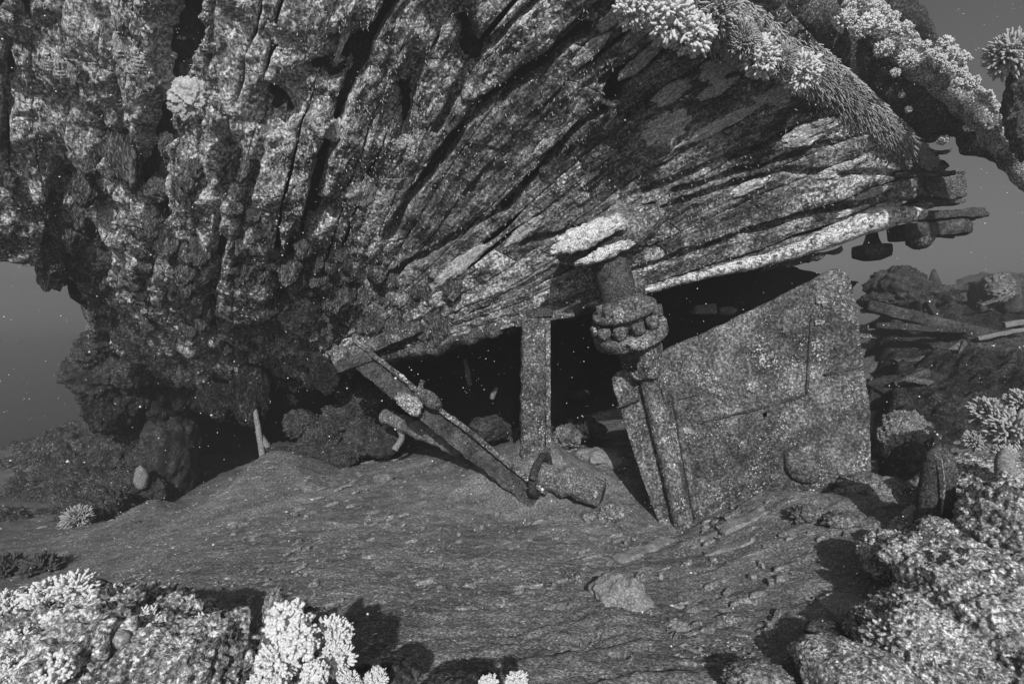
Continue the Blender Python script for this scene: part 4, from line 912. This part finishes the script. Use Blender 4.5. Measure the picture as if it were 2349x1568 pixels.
timber('wreck_timber', (2110, 655, 8.0), (2150, 735, 7.6), .1, .1, 'rock_dark', 'broken post leaning on the far wreckage', 'timber', 64)
timber('wreck_timber', (2240, 775, 6.5), (2370, 752, 6.4), .07, .05, 'stone', 'pale thin pole in the wreckage at the right edge', 'pole', 65)
timber('wreck_timber', (2300, 745, 6.9), (2380, 735, 6.8), .1, .08, 'stone', 'short pale plank above the thin pole at the right edge', 'plank', 66)
timber('wreck_timber', (2250, 700, 7.5), (2330, 670, 7.5), .06, .05, 'rock', 'thin spar propped on the right wreckage', 'pole', 67)
timber('wreck_timber', (2190, 835, 6.2), (2212, 780, 6.2), .04, .04, 'rock', 'short upright stick on the dark debris slope', 'stick', 68)
timber('wreck_timber', (2000, 745, 6.8), (2230, 760, 6.6), .2, .08, 'rock_dark', 'flat dark planking under the long wreck timber', 'timber', 69)
for i, (px, py, w, h, lb) in enumerate([(2250, 655, .28, .5, 'square upright block on the far wreckage'), (2318, 650, .34, .6, 'tall block of wreckage near the right edge'), (2285, 660, .2, .3, 'small pale growth between the two far blocks')]):
    if i < 2:
        o = obj('wreck_block', slab_mesh('wreck_block', w, w, h, M['iron_dark'], 70 + i, .06, .04)); o.location = P(px, py + 25, 8.2); tag(o, lb, 'wreckage')
    else: rock('reef_growth', px, py, 8.0, (.2, .2, .22), 'rock', lb, 'coral growth', 134, kn=.3, kf=5)
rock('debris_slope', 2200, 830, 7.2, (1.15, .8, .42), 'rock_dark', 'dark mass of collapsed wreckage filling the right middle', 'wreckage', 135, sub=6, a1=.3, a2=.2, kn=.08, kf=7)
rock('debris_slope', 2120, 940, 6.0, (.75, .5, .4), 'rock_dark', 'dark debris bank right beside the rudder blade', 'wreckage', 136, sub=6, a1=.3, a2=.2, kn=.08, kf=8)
rock('debris_mound', 2070, 1010, 4.9, (.26, .25, .26), 'rock', 'rounded grey mound touching the right edge of the rudder', 'rock', 137, sub=6, a1=.25, a2=.15, kn=.15, kf=6)
rock('debris_mound', 2010, 1130, 4.15, (.32, .22, .13), 'rock', 'low rounded rock at the right foot of the rudder', 'rock', 138, sub=6, a1=.45, a2=.25, kn=.1, kf=6)
rock('haze_reef', 2330, 690, 30, (3.6, 2, 1.5), 'rock_dark', 'faint reef fading into the water beyond the right wreckage', 'reef', 139, sub=5, a1=.3, kn=.25, kf=5)
tr = random.Random(64)
TL = []
for q_ in range(30):
    px, py = tr.uniform(1985, 2360), tr.uniform(690, 900); d = np.interp(py, [690, 900], [8.6, 5.6]) + tr.uniform(-.2, .2)
    ln_, an_ = tr.uniform(60, 210), tr.uniform(-.5, .45)
    TL.append((px, py, d, ln_, an_))
for q_, (px, py, d, ln_, an_) in enumerate(sorted(TL)):
    o = timber('wreck_timber', (px - ln_ / 2, py - ln_ * an_ / 2, d + tr.uniform(-.3, .3)), (px + ln_ / 2, py + ln_ * an_ / 2, d + tr.uniform(-.3, .3)), tr.uniform(.04, .16), tr.uniform(.03, .09), tr.choice(['wood', 'rock', 'iron', 'rock_dark']), 'x', 'timber', 300 + q_, .03)
    o['label'] = 'broken timber in the dark tangle right of the rudder, %s' % (ORD[q_] if q_ < 15 else ORD[29 - q_].replace('from the left', 'from the right').replace('leftmost', 'rightmost')); o['group'] = 'broken timbers in the right tangle'
sg, yg = np.meshgrid(np.linspace(.60, 1.5, 300), np.geomspace(1.5, 4.6, 280), indexing='ij'); sx, sy = sg.ravel() * yg.ravel(), yg.ravel()
pb = np.stack([sx, sy, sx * 0], 1); eb = sstep(.66, .84, sg.ravel() + .16 * (fbm(pb * 2, 3, 210) - .5)) * sstep(1.5, 1.9, sy) * sstep(4.6, 3.9, sy)
zb = gz(sx, sy) - .16 + eb * (.20 + .34 * (fbm(pb * 2.2, 5, 211, .6) - .42) + .10 * (.6 - worley(pb * 9, 12)) + .05 * (.6 - worley(pb * 22, 13)))
tag(obj('reef_slope', mesh_np('reef_slope', np.stack([sx, sy, zb], 1), grid_faces(300, 280), M['rock_pale'])), 'pale coral crusted slope climbing to the right edge', None, None, 'structure')
# finger like stump
stp = empty('worn_stump', P(2150, 1250, 3.3), 'smooth rounded upright stump with a pale seam among the right corals', 'stump')
to_child(obj('stump', tube('stump', [P(2148, 1262, 3.3), P(2142, 1180, 3.3), P(2150, 1100, 3.3), P(2154, 1048, 3.3), P(2156, 1024, 3.3)], [.13, .105, .10, .085, .03], M['iron_dark'], 26, .02, .012, 7, .8, seed=23)), stp)
to_child(obj('seam', tube('seam', [P(2160, 1180, 3.2), P(2166, 1110, 3.19), P(2160, 1050, 3.21)], [.004, .006, .003], M['patch'], 8, .02, .003, 9)), stp)
# right coral masses
rock('coral_rock', 2040, 1275, 3.05, (.155, .15, .15), 'rock_pale', 'pale knobbly coral ball in front of the worn stump', 'coral rock', 141, sub=6, a1=.12, a2=.1, kn=.22, kf=6)
rock('coral_rock', 2265, 1115, 3.5, (.34, .3, .20), 'rock_pale', 'broad pale coral rock right of the worn stump', 'coral rock', 142, sub=6, a1=.2, a2=.12, kn=.15, kf=8)
rock('coral_rock', 2170, 1300, 2.8, (.30, .28, .16), 'rock_pale', 'pale rough coral rock below the worn stump', 'coral rock', 143, sub=6, a1=.2, a2=.12, kn=.2, kf=8)
rock('ridged_coral', 2330, 1500, 2.45, (.58, .5, .44), 'rock_pale', 'large ridged coral mass filling the lower right corner', 'coral', 144, sub=7, a1=.2, a2=.10, kn=.10, kf=15, ripple=.05)
rock('ridged_coral', 2110, 1500, 2.3, (.27, .3, .20), 'rock_pale', 'knobbly coral lump between the pale shelf and the corner mass', 'coral', 152, sub=7, a1=.25, a2=.14, kn=.16, kf=10, ripple=.03)
rock('ridged_coral', 2345, 1260, 2.9, (.30, .3, .38), 'rock_pale', 'steep coral flank at the right edge below the broad rock', 'coral', 145, sub=6, a1=.2, a2=.1, kn=.16, kf=10, ripple=.04)
rock('coral_shelf', 1975, 1575, 2.15, (.24, .3, .15), 'rock_pale', 'pale rounded shelf at the lower right beside the dark pit', 'coral rock', 146, sub=6, a1=.25, a2=.12)
rock('coral_rock', 2240, 1330, 2.9, (.3, .28, .2), 'rock_pale', 'middle hump of the pale reef slope at the right', 'coral rock', 153, sub=6, a1=.25, a2=.15, kn=.16, kf=9)
rock('coral_rock', 2080, 1400, 2.75, (.16, .15, .1), 'rock_pale', 'small pale hump under the knobbly coral ball', 'coral rock', 154, sub=6, a1=.25, a2=.15, kn=.16, kf=7)
rock('coral_rock', 2150, 1215, 3.0, (.10, .1, .07), 'rock_pale', 'small pale lump at the very foot of the worn stump', 'coral rock', 155, sub=5, a1=.3, a2=.2, kn=.2, kf=6)
rock('pit_rock', 1900, 1450, 2.55, (.10, .09, .05), 'rock_dark', 'dark smooth rock in a pit beside the pale shelf', 'rock', 147, sub=5)
rock('coral_rock', 1960, 1400, 2.9, (.18, .15, .07), 'stone', 'silted flat rock above the dark pit', 'rock', 148, sub=5)
rock('coral_rock', 1740, 1555, 2.2, (.14, .1, .05), 'rock', 'dark crumbled rock at the bottom edge right of the middle', 'rock', 149, sub=5, kn=.3, kf=5)
rock('coral_rock', 2330, 1190, 3.1, (.13, .13, .16), 'rock_pale', 'upright pale rock at the right edge over the steep coral', 'coral rock', 150, sub=5, kn=.2, kf=6)
rock('finger_sponge', 2305, 1075, 3.2, (.055, .05, .13), 'stone', 'smooth grey finger shaped sponge at the right edge', 'sponge', 151, sub=4, a1=.1, a2=.03)
BC = [(2270, 950, 3.9, 42, 'upper branching coral at the right edge, tallest of the bush'), (2320, 985, 3.7, 50, 'wide branching coral at the right edge behind the finger sponge'), (2235, 1010, 3.8, 24, 'small branching coral left of the wide one'), (2340, 925, 3.8, 36, 'white topped branching coral cut by the right edge'),
      (2100, 1180, 3.4, 22, 'small pale coral tuft left of the worn stump'), (2300, 1045, 3.6, 26, 'low branching coral below the wide one')]
for px, py, d, r, lb in BC: clump('branching_coral', px, py, d, r, BRAN, lb, 'branching coral', 'branching corals at the right edge')
# knobs strewn on the right corals
KM = [blob_mesh('coral_knob', 3, (1, 1, 1), M['rock_pale'], 160 + i, .3, 1.5, .2, 4, kn=.2, kf=3) for i in range(4)]

# ------------------------------------------------------------------ foreground left reef
rock('reef_rock', 130, 1560, 1.75, (.42, .42, .27), 'rock_pale', 'big pale reef rock filling the lower left corner', 'reef rock', 171, sub=7, a1=.38, a2=.26, f2=5, kn=.2, kf=9)
rock('reef_rock', 400, 1580, 1.7, (.24, .26, .19), 'rock_pale', 'pale reef rock right of the corner rock, with two small tufts', 'reef rock', 172, sub=6, a1=.3, a2=.24, f2=5, kn=.16, kf=9)
rock('reef_rock', 60, 1440, 2.0, (.26, .26, .14), 'rock_pale', 'upper ledge of pale reef at the left edge', 'reef rock', 173, sub=6, a1=.2, a2=.14, kn=.1, kf=8)
rock('reef_rock', 525, 1570, 1.75, (.06, .08, .10), 'rock_dark', 'small dark rock at the right end of the left reef', 'rock', 174, sub=5, kn=.2, kf=5)
rock('reef_rock', 670, 1520, 1.85, (.145, .14, .19), 'rock', 'upright reef rock at the bottom crowned with white soft coral', 'reef rock', 175, sub=6, a1=.25, a2=.14, kn=.12, kf=6)
rock('reef_rock', 628, 1400, 1.85, (.035, .04, .075), 'rock', 'pointed peak of the upright reef rock', 'reef rock', 176, sub=5, kn=.2, kf=5)
rock('reef_rock', 720, 1420, 1.92, (.05, .05, .03), 'rock_pale', 'small ledge on the right shoulder of the upright reef rock', 'reef rock', 177, sub=5)
rock('reef_rock', 885, 1545, 1.95, (.12, .1, .05), 'rock_dark', 'dark flat rock at the bottom right of the crowned one', 'rock', 178, sub=5)
rock('reef_rock', 1060, 1580, 1.95, (.16, .1, .045), 'rock_dark', 'dark low rock at the bottom middle', 'rock', 179, sub=5, kn=.1)
rock('ball_sponge', 277, 1465, 1.62, (.028, .028, .028), 'stone', 'smooth grey ball sponge on the left reef', 'sponge', 180, sub=4, a1=.05, a2=.02)
FC = [(110, 1370, 1.85, 48, SOFT, 'white finger coral on the crest of the left reef'), (170, 1355, 1.88, 46, SOFT, 'topmost white finger coral of the left reef'), (225, 1400, 1.8, 54, SOFT, 'big white finger coral at the right end of the left crest'), (75, 1425, 1.75, 46, SOFT, 'white finger coral below the left crest'),
      (140, 1430, 1.7, 40, CAUL, 'knobbly white coral between the crest corals'), (10, 1385, 1.8, 34, SOFT, 'white finger coral cut by the left edge'), (330, 1425, 1.75, 36, SOFT, 'lone white tuft on the second left rock'), (455, 1450, 1.75, 38, SOFT, 'pale tuft at the right end of the second left rock'),
      (135, 1530, 1.5, 44, CAUL, 'thick fingered white coral low on the corner rock'), (25, 1540, 1.5, 36, SOFT, 'white finger coral in the very corner'), (200, 1480, 1.6, 34, FINE, 'fine grey coral in the middle of the left reef'), (660, 1425, 1.72, 54, CAUL, 'upper white soft coral on the upright rock'),
      (690, 1470, 1.66, 46, CAUL, 'middle white soft coral on the upright rock'), (640, 1520, 1.66, 50, SOFT, 'lower left white soft coral on the upright rock'), (765, 1455, 1.78, 42, SOFT, 'splayed soft coral on the right side of the upright rock'), (770, 1510, 1.74, 40, SOFT, 'lower splayed soft coral right of the upright rock'),
      (722, 1545, 1.6, 34, CAUL, 'brightest round soft coral at the foot of the upright rock'), (862, 1560, 1.75, 28, SOFT, 'small white tuft on the dark flat rock'), (1185, 1566, 1.85, 26, SOFT, 'small white tuft at the bottom middle edge'), (1120, 1568, 1.85, 24, CAUL, 'round white tuft left of the small bottom middle one'),
      (800, 1565, 1.7, 26, SOFT, 'low tuft between upright rock and dark flat rock'), (605, 1568, 1.6, 34, SOFT, 'white soft coral at the bottom left of the upright rock'), (40, 1480, 1.6, 40, SOFT, 'white coral halfway down the left edge')]
for px, py, d, r, kd, lb in FC: clump('soft_coral', px, py, d, r, kd, lb, 'soft coral', 'white soft corals on the foreground rocks')

# ------------------------------------------------------------------ specks adrift in the water
vs, fs, c = [], [], 0; g_ = np.random.default_rng(9)
for _ in range(5200):
    d = g_.uniform(1.6, 6.2); x = g_.uniform(-1.05, 1.05) * d; z = CAMZ + g_.uniform(-.72, .72) * d
    if z < float(-.1): continue
    s_ = .0007 * d ** .8 * g_.lognormal(0, .6)
    q = np.array([x, d, z]); o6 = np.array([(1, 0, 0), (-1, 0, 0), (0, 1, 0), (0, -1, 0), (0, 0, 1), (0, 0, -1)]) * s_ * g_.uniform(.7, 1.3, (1, 3))
    vs.append(q + o6); fs.append(np.array([(0, 2, 4), (2, 1, 4), (1, 3, 4), (3, 0, 4), (2, 0, 5), (1, 2, 5), (3, 1, 5), (0, 3, 5)]) + c); c += 6
tag(obj('marine_snow', mesh_np('marine_snow', np.vstack(vs), np.vstack(fs), M['speck'])), 'pale specks adrift in the water', None, None, 'stuff')

# ------------------------------------------------------------------ the water's haze
x0, x1, y0, y1, z0, z1 = -45, 45, -3, 75, -13, 7
me = bpy.data.meshes.new('haze')
me.from_pydata([(x, y, z) for x in (x0, x1) for y in (y0, y1) for z in (z0, z1)], [], [(0, 1, 3, 2), (4, 6, 7, 5), (0, 4, 5, 1), (2, 3, 7, 6), (0, 2, 6, 4), (1, 5, 7, 3)])
hz = bpy.data.materials.new('water_haze'); hz.use_nodes = True; t = hz.node_tree; t.nodes.clear()
out = t.nodes.new('ShaderNodeOutputMaterial'); pv = t.nodes.new('ShaderNodeVolumePrincipled')
pv.inputs['Color'].default_value = (.97, .97, .97, 1); pv.inputs['Density'].default_value = HAZE; pv.inputs['Anisotropy'].default_value = 0.6
t.links.new(pv.outputs[0], out.inputs['Volume']); me.materials.append(hz)
tag(obj('haze', me), 'grey water haze around the wreck', None, None, 'stuff')
print('plank tris', tot, 'total', sum(len(m.polygons) * 2 for m in bpy.data.meshes))
